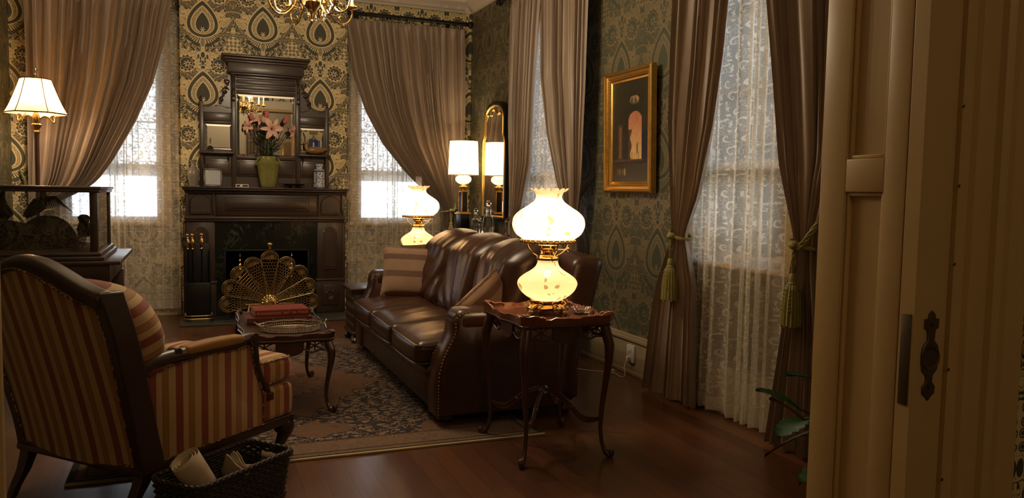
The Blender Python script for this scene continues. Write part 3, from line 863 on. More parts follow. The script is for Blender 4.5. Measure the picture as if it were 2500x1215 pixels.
sheer('lace_sheer', 'floor length lace sheer in the window nearest the sliding door', 'r', 3.42, 4.62, 0.02, 3.24, 12, 14, 'lace3', amp=0.055, d=0.085)
sheer('upper_lace_curtain', 'short lace curtain across the upper half of the window left of the fireplace', 'b', -1.24, -0.27, 1.50, 3.10, 12, 15, 'lace2', 0.036, 0.010)
sheer('upper_lace_curtain', 'short lace curtain across the upper half of the window right of the fireplace', 'b', 1.79, 2.76, 1.50, 3.10, 12, 16, 'lace2', 0.036, 0.010)
for o in list(COL.objects):
    if o.name.startswith('upper_lace_curtain'): o['group'] = 'short lace curtains on the fireplace wall windows'

def rod(name, label, kind, a0, a1, z=3.395, d=0.155):
    t = thing(name, label, 'curtain rod', wallpt(kind, (a0 + a1) / 2, d, z))
    p, q = wallpt(kind, a0, d, z), wallpt(kind, a1, d, z)
    MB().tube([p, q], 0.021, 14).build('pole', M['black'], t, world=True)
    for e, o in ((p, q), (q, p)):
        v = (Vector(e) - Vector(o)).normalized()
        m = MB(); c = Vector(e)
        m.tube([c, c + v * .012, c + v * .02, c + v * .03], [.03, .03, .02, .018], 16); m.ball(tuple(c + v * 0.06), 0.038, 18, 12)
        m.build('finial', M['black'], t, world=True)
    for f in (0.12, 0.88):
        c = Vector(p).lerp(Vector(q), f); wv = Vector(wallpt(kind, lerp(a0, a1, f), 0.0, z))
        m = MB(); m.tube([wv, c], 0.009, 8); m.tube([wv, wv + (c - wv) * 0.06], 0.028, 14); m.build('bracket', M['black'], t, world=True)
    return t
rod('curtain_rod', 'black curtain pole over the window left of the fireplace', 'b', -1.60, -0.16)
rod('curtain_rod', 'black curtain pole with a ball finial over the window right of the fireplace', 'b', 1.60, 3.06)
rod('curtain_rod', 'black curtain pole on the side wall near the tall mirror', 'r', 5.92, 7.90)
rod('curtain_rod', 'black curtain pole over the window by the sliding door', 'r', 2.85, 4.78)

def rope_pts(pts, n=24):
    out = []
    P = [Vector(p) for p in pts]; N = len(P)
    for i in range(N - 1):
        p0, p1, p2, p3 = P[max(0, i - 1)], P[i], P[i + 1], P[min(N - 1, i + 2)]
        for k in range(n // (N - 1) + 2):
            t = k / (n // (N - 1) + 2)
            out.append(0.5 * ((2 * p1) + (-p0 + p2) * t + (2 * p0 - 5 * p1 + 4 * p2 - p3) * t * t + (-p0 + 3 * p1 - 3 * p2 + p3) * t ** 3))
    out.append(P[-1]); return out
def twist(mb, pts, r):
    P = rope_pts(pts, max(24, 6 * len(pts)))
    # resample
    L = [0]
    for a, b in zip(P, P[1:]): L.append(L[-1] + (b - a).length)
    n = max(12, int(L[-1] / (r * 1.1))); Q = []
    for i in range(n + 1):
        s = L[-1] * i / n; k = min(len(P) - 2, int(np.searchsorted(L, s, 'right') - 1)); f = (s - L[k]) / max(1e-6, L[k + 1] - L[k]); Q.append(P[k].lerp(P[k + 1], f))
    prev = None
    for ph in (0, 2 * PI / 3, 4 * PI / 3):
        S = []
        prev = None
        for i, q in enumerate(Q):
            t = (Q[min(n, i + 1)] - Q[max(0, i - 1)]).normalized()
            if prev is None: prev = t.orthogonal().normalized()
            prev = (prev - t * prev.dot(t)).normalized(); b = t.cross(prev)
            an = ph + i * 0.62
            S.append(q + r * 0.5 * (math.cos(an) * prev + math.sin(an) * b))
        mb.tube(S, r * 0.58, 5)
    return mb
def tieback(label, kind, hook, ring_c, ring_r, drop_d, matk='rope', k=1.0, tassel=True):
    """hook: (a,d,z) on the wall; ring_c: (a,z) centre of the gathered cloth"""
    a, z = ring_c
    if kind == 'r': a *= 0.984
    t = thing('tasselled_tieback', label, 'curtain tieback', wallpt(kind, a, drop_d, z))
    m = MB()
    d0 = 0.15
    ring = [wallpt(kind, a + ring_r * math.cos(q), d0 + (drop_d - d0) * math.sin(q) if math.sin(q) > 0 else d0 + 0.07 * math.sin(q), z + 0.02 * math.cos(q)) for q in [i * 2 * PI / 14 for i in range(15)]]
    twist(m, ring, 0.010 * k)
    sg = 1 if hook[0] > a else -1
    for o in (0.0, 0.022):
        twist(m, [wallpt(kind, hook[0], hook[1] + o * .5, hook[2] + o), wallpt(kind, lerp(hook[0], a, 0.5), lerp(hook[1], drop_d, 0.5), lerp(hook[2], z, 0.5) - 0.02 + o), wallpt(kind, a + sg * ring_r * 0.5, drop_d, z + o), wallpt(kind, a, drop_d + 0.008, z - 0.005)], 0.009 * k)
    m.build('cord', M[matk], t, world=True)
    if tassel:
        m = MB(); c = wallpt(kind, a, drop_d + 0.012, z)
        m.ball(c, (0.028 * k, 0.028 * k, 0.022 * k), 12, 8)
        twist(m, [c, (c[0] + .012, c[1] + .004, c[2] - .07 * k), (c[0], c[1], c[2] - .15 * k)], 0.008 * k); twist(m, [c, (c[0] - .012, c[1] - .006, c[2] - .07 * k), (c[0], c[1], c[2] - .15 * k)], 0.008 * k)
        m.build('knot', M[matk], t, world=True)
        m = MB(); zt = c[2] - 0.13 * k
        m.lathe([(0.006, 0), (0.016, -0.008), (0.022, -0.03), (0.020, -0.05), (0.026, -0.058), (0.024, -0.066)], 20, c=(c[0], c[1], zt))
        m.build('tassel_head', M[matk], t, world=True)
        m = MB(); H_ = 0.20 * k
        m.lathe([(0.020 * k, -0.062), (0.031 * k, -0.078), (0.037 * k, -0.12), (0.043 * k, -0.16), (0.048 * k, -0.062 - H_), (0.02 * k, -0.062 - H_ + .005)], 64, c=(c[0], c[1], zt), fn=lambda r, zz, an: (r * (1 + 0.07 * math.sin(16 * an)), zz + (0.006 * math.sin(11 * an) if zz < -0.2 else 0)))
        for q in range(10):
            an = q / 10 * 2 * PI
            for j in range(6): m.ball((c[0] + (0.036 + .0022 * j) * k * math.cos(an), c[1] + (0.036 + .0022 * j) * k * math.sin(an), zt - 0.095 - 0.019 * j * k), 0.0055, 6, 4)
        m.build('tassel_skirt', M[matk], t, world=True)
    return t
tieback('olive cord tieback round the drape behind the panelled-shade lamp', 'b', (-1.60, 0.02, 1.52), (-1.40, 1.13), 0.12, 0.235, k=0.9)
tieback('gold cord tieback with tassel left of the drum-shade lamp', 'b', (3.09, 0.02, 1.46), (2.88, 1.17), 0.095, 0.235, k=1.0)
tieback('brown cord tieback on the drape beside the tall mirror', 'r', (7.80, 0.02, 1.20), (7.58, 1.10), 0.085, 0.215, 'rope_br', 0.8)
tieback('dark rope tieback looping up above the glowing milk-glass globe', 'r', (5.99, 0.02, 1.56), (6.22, 1.17), 0.12, 0.225, 'rope_br', 0.9, tassel=False)
tieback('olive cord tieback with a fat tassel right of the painting', 'r', (4.74, 0.02, 1.20), (4.56, 1.13), 0.08, 0.21, k=1.12)
tieback('olive cord tieback with tassel by the sliding door, its rope climbing right', 'r', (3.02, 0.02, 1.62), (3.36, 1.15), 0.10, 0.225, k=1.12)

# ------------------------------------------------------------------ rug
t = tag(MB().box(-1.225, 1.225, -1.63, 1.63, 0, 0.012, 0.003).build('persian_rug', M['rug'], angle=30), 'brown and navy patterned Persian rug under the coffee table', 'rug')
t.location = (0.665, 5.715, 0.0)

# ------------------------------------------------------------------ leather sofa
SF = thing('leather_sofa', 'dark brown three-seat leather sofa with rolled arms and nailhead trim', 'sofa', (1.85, 5.65, 0))
def bent(x, z): return x + 0.30 * max(0, z - 0.30)
m = MB()
m.box(1.345, 2.34, 4.56, 6.74, 0.065, 0.255, 0.02, m=6)
m.box(1.315, 1.60, 4.58, 6.72, 0.235, 0.335, 0.045, m=8, k=4)
m.build('seat_base', M['leather'], SF, world=True)
def crown_cush(amp, wr, seed):
    def f(u, v, w_, q):
        b = max(0, 1 - u * u) * max(0, 1 - v ** 4)
        z = q[2] + (amp * b if w_ > 0 else -0.0)
        if w_ > 0.2: z += wr * b * math.sin(5.5 * u + 16 * v + seed) * 0.6 + wr * b * math.sin(11 * v - 3 * u + seed * 2)
        x = q[0] - (0.018 * max(0, 1 - v * v) * max(0, 1 - w_ * w_) if u < -0.5 else 0)
        return [x, q[1] * (1 + 0.0), z]
    return f
ys = [4.615, 5.30, 5.985, 6.675]
for i in range(3):
    y0, y1 = ys[i] + 0.006, ys[i + 1] - 0.006
    m = MB(); m.box(1.262, 2.04, y0, y1, 0.325, 0.475, 0.05, m=16, k=5, fn=crown_cush(0.045, 0.0045, i * 2.1))
    c = m.build('seat_cushion', M['leather'], SF, world=True, angle=180)
    m = MB()
    for zz in (0.452, 0.342):
        loop = []
        for (cx, cy_, a0) in ((1.262 + .05, y0 + .05, PI), (2.04 - .05, y0 + .05, 1.5 * PI), (2.04 - .05, y1 - .05, 0), (1.262 + .05, y1 - .05, PI / 2)):
            for k in range(5): an = a0 + k * PI / 8; loop.append((cx + .047 * math.cos(an), cy_ + .047 * math.sin(an), zz))
        L2 = []
        for a, b in zip(loop, loop[1:] + loop[:1]):
            for k in range(4): L2.append(tuple(lerp(a[j], b[j], k / 4) for j in range(3)))
        def bul(p):
            if p[0] < 1.30:
                v = (p[1] - (y0 + y1) / 2) / ((y1 - y0) / 2); return (p[0] - 0.014 * max(0, 1 - v * v), p[1], p[2] + (0.012 * max(0, 1 - v * v) if zz > .4 else 0))
            return p
        m.tube([bul(p) for p in L2], 0.006, 6, closed=True)
    m.build('piping', M['leather'], c, world=False)
    c2 = c.children[0]; c2.data.transform(Matrix.Translation((-1.85, -5.65, 0)))
def back_fn(seed):
    def f(u, v, w_, q):
        b = max(0, 1 - v ** 4) * max(0, 1 - w_ ** 4)
        x = q[0] + 0.30 * q[2]
        if u < 0:
            x -= 0.05 * b
            # gathers fanning from the lower corner
            t_ = math.atan2(q[2] + 0.45, q[1] + 0.30 * math.sin(seed)) * 17
            x += 0.008 * math.sin(t_ + seed) * b ** 0.5 + 0.004 * math.sin(t_ * 2.3 + 1) * b
        z = q[2] + 0.035 * max(0, 1 - v * v) * (w_ > 0) * w_
        if w_ > 0.6: x += 0.06 * (w_ - 0.6) / 0.4
        return [x, q[1], z]
    return f
for i in range(3):
    m = MB(); m.box(1.86, 2.10, ys[i] - 0.005, ys[i + 1] + 0.005, 0.46, 1.055, 0.10, m=22, k=6, fn=back_fn(i * 1.7 + 0.5))
    m.build('back_cushion', M['leather'], SF, world=True, angle=180)
m = MB()
m.box(2.05, 2.27, 4.41, 6.89, 0.08, 1.0, 0.06, m=12, k=4, fn=lambda u, v, w_, q: [q[0] + 0.25 * max(0, q[2] + 0.25), q[1], q[2] + 0.03 * (1 - v * v) * (w_ > 0)])
m.build('back_frame', M['leather'], SF, world=True, angle=180)
prof = [(1.33, .065), (1.33, .26), (1.335, .33), (1.355, .41), (1.39, .48), (1.42, .54), (1.432, .58), (1.430, .62), (1.438, .655), (1.47, .68), (1.53, .69), (2.02, .70), (2.20, .69), (2.16, .065)]
def arm(y0, y1):
    m = MB(); m.prism(prof, y0, y1, 'y', 0.022)
    a = m.build('arm', M['leather'], SF, world=True, angle=50)
    m = MB()
    # rolled top of the arm, a little wider than the panel
    m.box(1.434, 2.12, y0 - 0.004, y1 + 0.004, 0.560, 0.705, 0.060, m=4, k=6)
    m.build('arm_roll', M['leather'], a, angle=180); a.children[0].data.transform(Matrix.Translation((-1.85, -5.65, 0)))
    m = MB()
    path = prof[0:11]
    D = []
    for p, q in zip(path, path[1:]):
        L = math.hypot(q[0] - p[0], q[1] - p[1]); n = max(1, int(L / 0.019))
        for k in range(n): D.append((lerp(p[0], q[0], k / n), lerp(p[1], q[1], k / n)))
    for yy in (y0 + 0.006, y1 - 0.006):
        m = MB()
        for (x, z) in D: m.ball((x - 0.001 + .006, yy, z), 0.0058, 6, 4)
        nh = m.build('nailhead_trim', M['brass_old'], a); nh.data.transform(Matrix.Translation((-1.85, -5.65, 0)))
arm(4.385, 4.605); arm(6.685, 6.905)
for x, y in ((1.42, 4.50), (2.20, 4.50), (1.42, 6.80), (2.20, 6.80)):
    MB().lathe([(0, 0), (.032, 0), (.048, .018), (.05, .035), (.04, .055), (.034, .072)], 20, c=(x, y, 0.011 if x < 1.8 else 0.0)).build('bun_foot', M['mahog_dk'], SF, world=True)

def pillow_fn():
    x, y, z = sep(coord())
    n = noise(coord(), 9, 3)
    base = mixc(n, (0.20, 0.115, 0.065), (0.33, 0.205, 0.12))
    s = nmax(under(nabs(z - 0.115), 0.024), under(nabs(z + 0.03), 0.026))
    return {'Base Color': mixc(s * 0.85, base, (0.095, 0.042, 0.025)), 'Normal': bump(noise(coord(), 120, 2), 0.15, 0.002)}
M['pillow'] = mat('tan_banded_chenille', rough=0.8, fn=pillow_fn, Sheen_Weight=0.4)
M['pillow_br'] = mat('brown_textured_cloth', rough=0.85, fn=lambda: {'Base Color': mixc(noise(coord(), 60, 2), (0.05, 0.022, 0.012), (0.15, 0.075, 0.04)), 'Normal': bump(noise(coord(), 70, 2), 0.5, 0.004)})
def pillow(name, label, loc, rot, w_, h_, th, mt, cord=True):
    t = thing(name, label, 'cushion', loc); t.rotation_euler = rot
    def P(u, v, s):
        a, b = u * 2 - 1, v * 2 - 1
        e = (max(0, 1 - abs(a) ** 3.2) * max(0, 1 - abs(b) ** 3.2)) ** 0.42
        k = 1 - 0.055 * (1 - b * b) ; k2 = 1 - 0.055 * (1 - a * a)
        return (a * w_ / 2 * k, s * (e * th / 2 + 0.004 * math.sin(5 * a + 2 * b) * e), b * h_ / 2 * k2)
    m = MB(); m.grid(lambda u, v: P(u, v, -1), 24, 24); m.grid(lambda u, v: P(u, v, 1), 24, 24, flip=True)
    m.build('cushion_cover', M[mt], t, angle=180)
    if cord:
        L = [P(k / 16, 0, 0) for k in range(16)] + [P(1, k / 16, 0) for k in range(16)] + [P(1 - k / 16, 1, 0) for k in range(16)] + [P(0, 1 - k / 16, 0) for k in range(16)]
        m = MB(); n = len(L)
        for ph in (0, PI):
            S = []
            for i in range(n * 4):
                a, b = Vector(L[(i // 4) % n]), Vector(L[(i // 4 + 1) % n]); p = a.lerp(b, (i % 4) / 4)
                S.append((p[0], p[1] + 0.004 * math.sin(ph + i * 0.9), p[2] + 0.004 * math.cos(ph + i * 0.9)))
            m.tube(S, 0.0045, 5, closed=True)
        m.build('corded_edge', M[mt], t)
    return t
pillow('throw_pillow', 'square tan pillow with two brown bands at the far end of the sofa', (1.70, 6.49, 0.715), (math.radians(-17), math.radians(3), math.radians(-14)), 0.45, 0.42, 0.15, 'pillow')
pillow('throw_pillow', 'dark textured brown pillow tucked behind the tan banded one', (1.86, 6.60, 0.75), (math.radians(-10), math.radians(-6), math.radians(-20)), 0.38, 0.40, 0.10, 'pillow_br', False)
pillow('throw_pillow', 'tan banded pillow behind the near sofa arm beside the small table', (1.76, 4.74, 0.665), (math.radians(14), math.radians(-38), math.radians(10)), 0.36, 0.36, 0.15, 'pillow')

# ------------------------------------------------------------------ carved tray-top tables
def serp(w_, d, corner=0.03, amp=0.014, n=18):
    """outline of a serpentine rectangle, corner by corner"""
    P = []
    C = [(-w_ / 2, -d / 2), (w_ / 2, -d / 2), (w_ / 2, d / 2), (-w_ / 2, d / 2)]
    for i in range(4):
        a, b = Vector(C[i]), Vector(C[(i + 1) % 4]); L = (b - a).length; e = (b - a) / L; nrm = Vector((e.y, -e.x))
        s, t_ = corner / L, 1 - corner / L
        for k in range(n + 1):
            f = k / n; g = s + (t_ - s) * f
            o = amp * (-abs(math.sin(2 * PI * f)) * 0.9 + 0.7 * math.sin(PI * f) ** 8)
            p = a + e * L * g + nrm * o
            P.append((p.x, p.y))
    return P
def cab_leg(h, dx, dy, r=0.026, foot=0.03, zt=0.0):
    pts = []; rad = []
    tab = [(1.0, 0.0, r), (0.93, 0.012, r * 1.12), (0.84, 0.030, r * 1.08), (0.72, 0.028, r * .86), (0.56, 0.014, r * .66), (0.38, -0.002, r * .55), (0.22, -0.008, r * .46), (0.12, 0.0, r * .44), (0.06, 0.014, r * .5), (0.035, 0.026, r * .66), (0.012, foot, r * .62), (0.0, foot, r * .45)]
    Q = []
    for i in range(len(tab) - 1):
        for k in range(3):
            f = k / 3; Q.append(tuple(lerp(tab[i][j], tab[i + 1][j], f) for j in range(3)))
    Q.append(tab[-1])
    for z, o, rr in Q: pts.append((dx * o, dy * o, zt + z * h)); rad.append(rr)
    return pts, rad
def tray_table(name, label, cx, cy_, w_, d, h, stretcher, z0s=(0, 0, 0, 0), wd='mahog', rimh=0.03, rz=0.0, gallery=True, legk=1.0):
    t = thing(name, label, 'table', (cx, cy_, 0), rz)
    ol = serp(w_, d)
    m = MB(); m.prism(ol, h - 0.018, h, 'z', 0.004)
    top = m.build('table_top', M[wd], t)
    m = MB(); n = len(ol)
    big = [(x * 1.018, y * 1.018) for x, y in ol]
    m.prism(big, h - 0.034, h - 0.014, 'z', 0.007); m.build('edge_moulding', M['mahog_dk'], t)
    vs = []; fs = []
    for i, (x, y) in enumerate(ol):
        ph = (i % 19) / 18
        hr = rimh * (0.35 + 0.65 * abs(math.cos(2 * PI * ph))) + (0.006 * math.sin(ph * 6 * PI))
        if abs(ph - 0.5) < 0.16: hr *= 0.55
        nx, ny = x * 0.985, y * 0.985
        out = 1.022 + hr * 0.2
        vs += [(x * 1.008, y * 1.008, h - 0.016), (x * out, y * out, h + hr), (nx * out, ny * out, h + hr + 0.002), (nx, ny, h - 0.001)]
    for i in range(n):
        j = (i + 1) % n
        for k in range(3): fs.append((i * 4 + k, j * 4 + k, j * 4 + k + 1, i * 4 + k + 1))
        fs.append((i * 4 + 3, j * 4 + 3, j * 4, i * 4))
    m = MB(); m.add(vs, fs); m.build('scalloped_rim', M[wd], top)
    if gallery:
        rd = random.Random(3)
        for (sx, sy) in ((-1, -1), (1, -1), (1, 1), (-1, 1)):
            m = MB()
            for k in range(9):
                f = k / 8
                for ax in (0, 1):
                    p = (sx * (w_ / 2 - 0.012 - (f * 0.11 if ax == 0 else 0)), sy * (d / 2 - 0.012 - (f * 0.11 if ax else 0)))
                    m.ball((p[0] + rd.uniform(-.003, .003), p[1] + rd.uniform(-.003, .003), h + rimh * (1.0 - 0.5 * f) + 0.004 * math.sin(f * 9)), (0.009, 0.009, 0.010 * (1.1 - f * .5)), 8, 6)
            m.build('carved_corner', M[wd], top)
    # apron: shaped boards with a rounded drop in the middle and pierced lattice to each side
    for (a, b, cst, ax) in ((-w_ / 2 + .05, w_ / 2 - .05, -d / 2 + .035, 'x'), (-w_ / 2 + .05, w_ / 2 - .05, d / 2 - .035, 'x'), (-d / 2 + .05, d / 2 - .05, -w_ / 2 + .035, 'y'), (-d / 2 + .05, d / 2 - .05, w_ / 2 - .035, 'y')):
        m = MB(); lats = []
        L = b - a; c = (a + b) / 2; k_ = min(0.085, L * 0.2)
        P = [(c - k_, h - .034), (c - k_, h - .075)] + [(c - k_ * math.cos(q), h - .078 - .045 * math.sin(q)) for q in [i * PI / 10 for i in range(1, 10)]] + [(c + k_, h - .075), (c + k_, h - .034)]
        m.prism(P, cst - .009, cst + .009, 'y' if ax == 'x' else 'x', 0.002)
        for s in (-1, 1):
            lat = MB(); lats.append(lat)
            e0, e1 = c + s * k_, (b if s > 0 else a)
            pp = [(lerp(e0, e1, f), h - .088 - .012 * math.sin(f * PI) + .006 * math.cos(f * 9)) for f in [i / 8 for i in range(9)]]
            mk = lambda u, z: (u, cst, z) if ax == 'x' else (cst, u, z)
            lat.tube([mk(*p) for p in pp], 0.006, 6)
            lat.tube([mk(e0, h - .036), mk(e1, h - .036)], 0.006, 6)
            q1, q2 = lerp(e0, e1, .12), lerp(e0, e1, .88)
            for (u0, z0_, u1, z1_) in ((q1, h - .038, q2, h - .088), (q1, h - .088, q2, h - .038), (lerp(e0, e1, .5), h - .038, lerp(e0, e1, .5), h - .092)):
                lat.tube([mk(u0, z0_), mk(u1, z1_)], 0.0045, 5)
        ap = m.build('apron', M['mahog_dk'], t); [q.build('pierced_fretwork', M['mahog_dk'], ap) for q in lats]
    i = 0
    for (sx, sy) in ((-1, -1), (1, -1), (1, 1), (-1, 1)):
        pts, rad = cab_leg(h - 0.03 - z0s[i], sx * .75, sy * .75, 0.025 * legk, 0.05)
        m = MB(); m.tube([(sx * (w_ / 2 - .038) + p[0], sy * (d / 2 - .038) + p[1], p[2] + z0s[i]) for p in pts], rad, 12)
        # carved acanthus on the knee and a scrolled toe
        for k in range(5): m.ball((sx * (w_ / 2 - .038 + .75 * (.020 + .004 * k)), sy * (d / 2 - .038 + .75 * (.020 + .004 * k)), (h - .03) * (0.90 - 0.045 * k)), (.012 - .001 * k, .012 - .001 * k, .016), 8, 6)
        m.ball((sx * (w_ / 2 - .038 + .040), sy * (d / 2 - .038 + .040), z0s[i] + 0.026), (.017, .017, .024), 10, 8)
        m.build('leg', M['mahog_dk'], t); i += 1
    if stretcher:
        m = MB(); zz = h * 0.30
        for (sx, sy) in ((-1, -1), (1, -1), (1, 1), (-1, 1)):
            A = (sx * (w_ / 2 - .045), sy * (d / 2 - .045), zz - 0.02)
            for off in (0.0, 0.022):
                P = rope_pts([A, (A[0] * .72, A[1] * .72, zz - 0.045 + off), (A[0] * .42, A[1] * .42, zz + 0.03 + off), (A[0] * .15, A[1] * .15, zz + 0.085 + off * .5), (0, 0, zz + 0.09)], 20)
                m.tube(P, 0.009, 7)
            m.ball((A[0] * .5, A[1] * .5, zz + 0.02), (.016, .016, .012), 8, 6)
        m.lathe([(0, .12), (.012, .112), (.02, .10), (.036, .092), (.04, .08), (.02, .07), (0, .066)], 14, c=(0, 0, zz))
        m.build('arched_stretcher', M['mahog_dk'], t)
    return t
tray_table('end_table', 'carved mahogany tray-top end table holding the near glowing lamp', 1.80, 3.92, 0.52, 0.60, 0.745, True, (0, 0, 0, 0))
tray_table('coffee_table', 'low carved coffee table holding two red books and a silver tray', 0.55, 5.41, 0.53, 1.00, 0.495, False, (0.012, 0.012, 0.012, 0.012), wd='mahog_dk', rimh=0.022)
tray_table('end_table', 'end table beyond the sofa under the far glowing lamp', 2.02, 7.27, 0.50, 0.50, 0.765, False, (0, 0, 0, 0), rimh=0.02, gallery=False)

# carved low chest peeping past the far sofa arm
t = thing('carved_chest', 'low carved wooden chest glimpsed past the far sofa arm', 'chest', (1.52, 7.28, 0))
m = MB(); m.box(1.31, 1.74, 7.05, 7.50, 0.492, 0.515, 0.006); m.build('lid', M['walnut'], t, world=True)
m = MB(); m.box(1.345, 1.71, 7.08, 7.47, 0.10, 0.475, 0.01); m.build('carcass', M['walnut'], t, world=True)
m = MB(); m.box(1.325, 1.725, 7.065, 7.485, 0.465, 0.492, 0.01, k=3); m.box(1.33, 1.72, 7.07, 7.48, 0.085, 0.115, 0.008)
for z in (0.16, 0.24, 0.32, 0.40):
    for k in range(5): m.ball((1.345, 7.12 + 0.078 * k, z), (0.010, 0.03, 0.03), 8, 6)
m.build('carved_moulding', M['walnut'], t, world=True)
for x, y in ((1.365, 7.11), (1.69, 7.11), (1.365, 7.45), (1.69, 7.45)):
    MB().lathe([(0.02, 0), (.034, .012), (.038, .04), (.02, .065), (.028, .09)], 14, c=(x, y, 0)).build('foot', M['walnut'], t, world=True)

# ------------------------------------------------------------------ milk-glass hurricane lamps
def smoothp(P, n=4):
    return [(q.x, q.y) for q in rope_pts([(r, z, 0) for r, z in P], n * (len(P) - 1))]
def hurricane(label, loc, k=1.0, power=10):
    t = thing('hurricane_lamp', label, 'table lamp', loc)
    K = lambda P: [(r * k, z * k) for r, z in P]
    m = MB()
    m.lathe(K([(0.0, .022), (.05, .020), (.085, .026), (.112, .038), (.10, .052), (.07, .060), (.085, .068), (.088, .074), (.06, .078), (0, .078)]), 48, fn=lambda r, z, a: (r * (1 + 0.10 * math.sin(8 * a) * (r > .05 * k)), z))
    for q in range(8):
        a = q * PI / 4
        for (rr, zz, s) in ((.108, .042, .020), (.092, .060, .013), (.118, .030, .012)):
            c = (rr * k * math.cos(a), rr * k * math.sin(a), zz * k)
            pts = [(c[0] - math.sin(a) * s * k * math.cos(u) * (1 - u / 9), c[1] + math.cos(a) * s * k * math.cos(u) * (1 - u / 9), c[2] + s * k * math.sin(u) * (1 - u / 9)) for u in [i * 0.5 for i in range(15)]]
            m.tube(pts, 0.004 * k, 5)
    for q in range(4):
        a = q * PI / 2 + PI / 4 - 0.35
        m.tube([(rr * k * math.cos(a), rr * k * math.sin(a), zz * k) for rr, zz in ((.08, .045), (.11, .04), (.128, .026), (.135, .012), (.128, .004))], [.016 * k, .015 * k, .013 * k, .012 * k, .009 * k], 8)
        c = (.128 * k * math.cos(a), .128 * k * math.sin(a), .016 * k); m.ball(c, (.018 * k, .018 * k, .015 * k), 10, 8)
    m.build('gilt_base', M['gilt'], t)
    m = MB(); fp = [(.060, .074), (.078, .077), (.115, .096), (.146, .124), (.161, .152), (.163, .170), (.152, .192), (.124, .214), (.092, .234), (.068, .254), (.057, .276), (.056, .294)]
    m.lathe(K(smoothp(fp)), 56); m.build('font_bowl', M['font'], t, angle=180)
    m = MB()
    m.lathe(K([(.050, .290), (.062, .292), (.064, .303), (.058, .310), (.052, .312), (.040, .320), (.042, .328), (.030, .337), (.040, .346), (.052, .362), (.054, .372), (.048, .378), (.020, .380)]), 32)
    for s in (-1, 1):
        m.tube(rope_pts([(s * .05 * k, 0, .312 * k), (s * .085 * k, 0, .330 * k), (s * .112 * k, 0, .356 * k), (s * .125 * k, 0, .386 * k)], 12), .004 * k, 6)
        m.tube(rope_pts([(0, s * .05 * k, .312 * k), (0, s * .085 * k, .330 * k), (0, s * .112 * k, .356 * k), (0, s * .125 * k, .386 * k)], 12), .004 * k, 6)
    m.tube([(.03 * k, -.03 * k, .352 * k), (.085 * k, -.06 * k, .352 * k)], .003 * k, 6); m.ball((.092 * k, -.064 * k, .352 * k), (.008 * k, .008 * k, .013 * k), 8, 6)
    m.build('burner', M['brass'], t)
    m = MB()
    m.lathe(K([(.126, .382), (.146, .384), (.148, .390), (.144, .400), (.146, .404), (.134, .406), (.128, .402), (.126, .382)]), 48)
    for q in range(28):
        a = q * 2 * PI / 28; m.ball((.1465 * k * math.cos(a), .1465 * k * math.sin(a), .393 * k), (.008 * k, .008 * k, .011 * k), 6, 5)
    m.build('gallery_ring', M['brass_old'], t)
    m = MB(); gp = [(.128, .402), (.145, .410), (.175, .432), (.193, .464), (.197, .494), (.188, .526), (.162, .554), (.122, .580), (.088, .604), (.072, .624), (.071, .642), (.080, .660), (.094, .671), (.103, .676)]
    m.lathe(K(smoothp(gp)), 96, fn=lambda r, z, a: (r + (0.005 * k * math.cos(16 * a) if z > .668 * k else 0), z + (0.007 * k * math.cos(16 * a) if z > .668 * k else 0)))
    g = m.build('globe_shade', M['globe'], t, angle=180)
    m = MB(); m.lathe(K([(.028, .385), (.034, .43), (.040, .50), (.034, .60), (.029, .66), (.028, .767)]), 28); m.build('glass_chimney', M['chimney'], t, angle=180)
    m = MB(); m.ball((0, 0, .45 * k), (.022 * k, .022 * k, .032 * k), 14, 10); m.build('bulb', M['bulb'], t)
    point_lamp('lamp_light', (0, 0, .475 * k), power, WARM, 0.05, t)
    point_lamp('font_light', (0, 0, .165 * k), power * 0.11, WARM, 0.03, t)
    return t
hurricane('glowing milk-glass hurricane lamp on the near end table', (1.795, 3.90, 0.7455), 1.0, 8.5)
hurricane('glowing milk-glass hurricane lamp beyond the far sofa arm', (1.99, 7.27, 0.7655), 1.0, 10)

# ------------------------------------------------------------------ things on the near end table
t = thing('glass_ashtray', 'cut-glass dish at the right corner of the near end table', 'dish', (1.985, 3.86, 0.745))
m = MB(); m.lathe([(0, .002), (.035, .001), (.045, .006), (.058, .028), (.062, .034), (.056, .034), (.050, .026), (.042, .012), (0, .009)], 40, fn=lambda r, z, a: (r * (1 + .05 * math.cos(20 * a) * (r > .044)), z))
m.build('dish_bowl', M['crystal'], t, angle=30)

def post(mb, levels):
    vs = []; fs = []
    for (z, cx, cy_, hx, hy) in levels:
        vs += [(cx - hx, cy_ - hy, z), (cx + hx, cy_ - hy, z), (cx + hx, cy_ + hy, z), (cx - hx, cy_ + hy, z)]
    n = len(levels)
    for i in range(n - 1):
        for k in range(4): fs.append((i * 4 + k, i * 4 + (k + 1) % 4, (i + 1) * 4 + (k + 1) % 4, (i + 1) * 4 + k))
    fs += [(0, 1, 2, 3), tuple((n - 1) * 4 + k for k in range(4))]
    return mb.add(vs, fs)
def setuv(mb, fn): mb.uv = [fn(p) for p in mb.v]; return mb
def bevel_mod(o, w_=0.006, seg=2):
    b = o.modifiers.new('bevel', 'BEVEL'); b.width = w_; b.segments = seg; b.limit_method = 'ANGLE'; return o

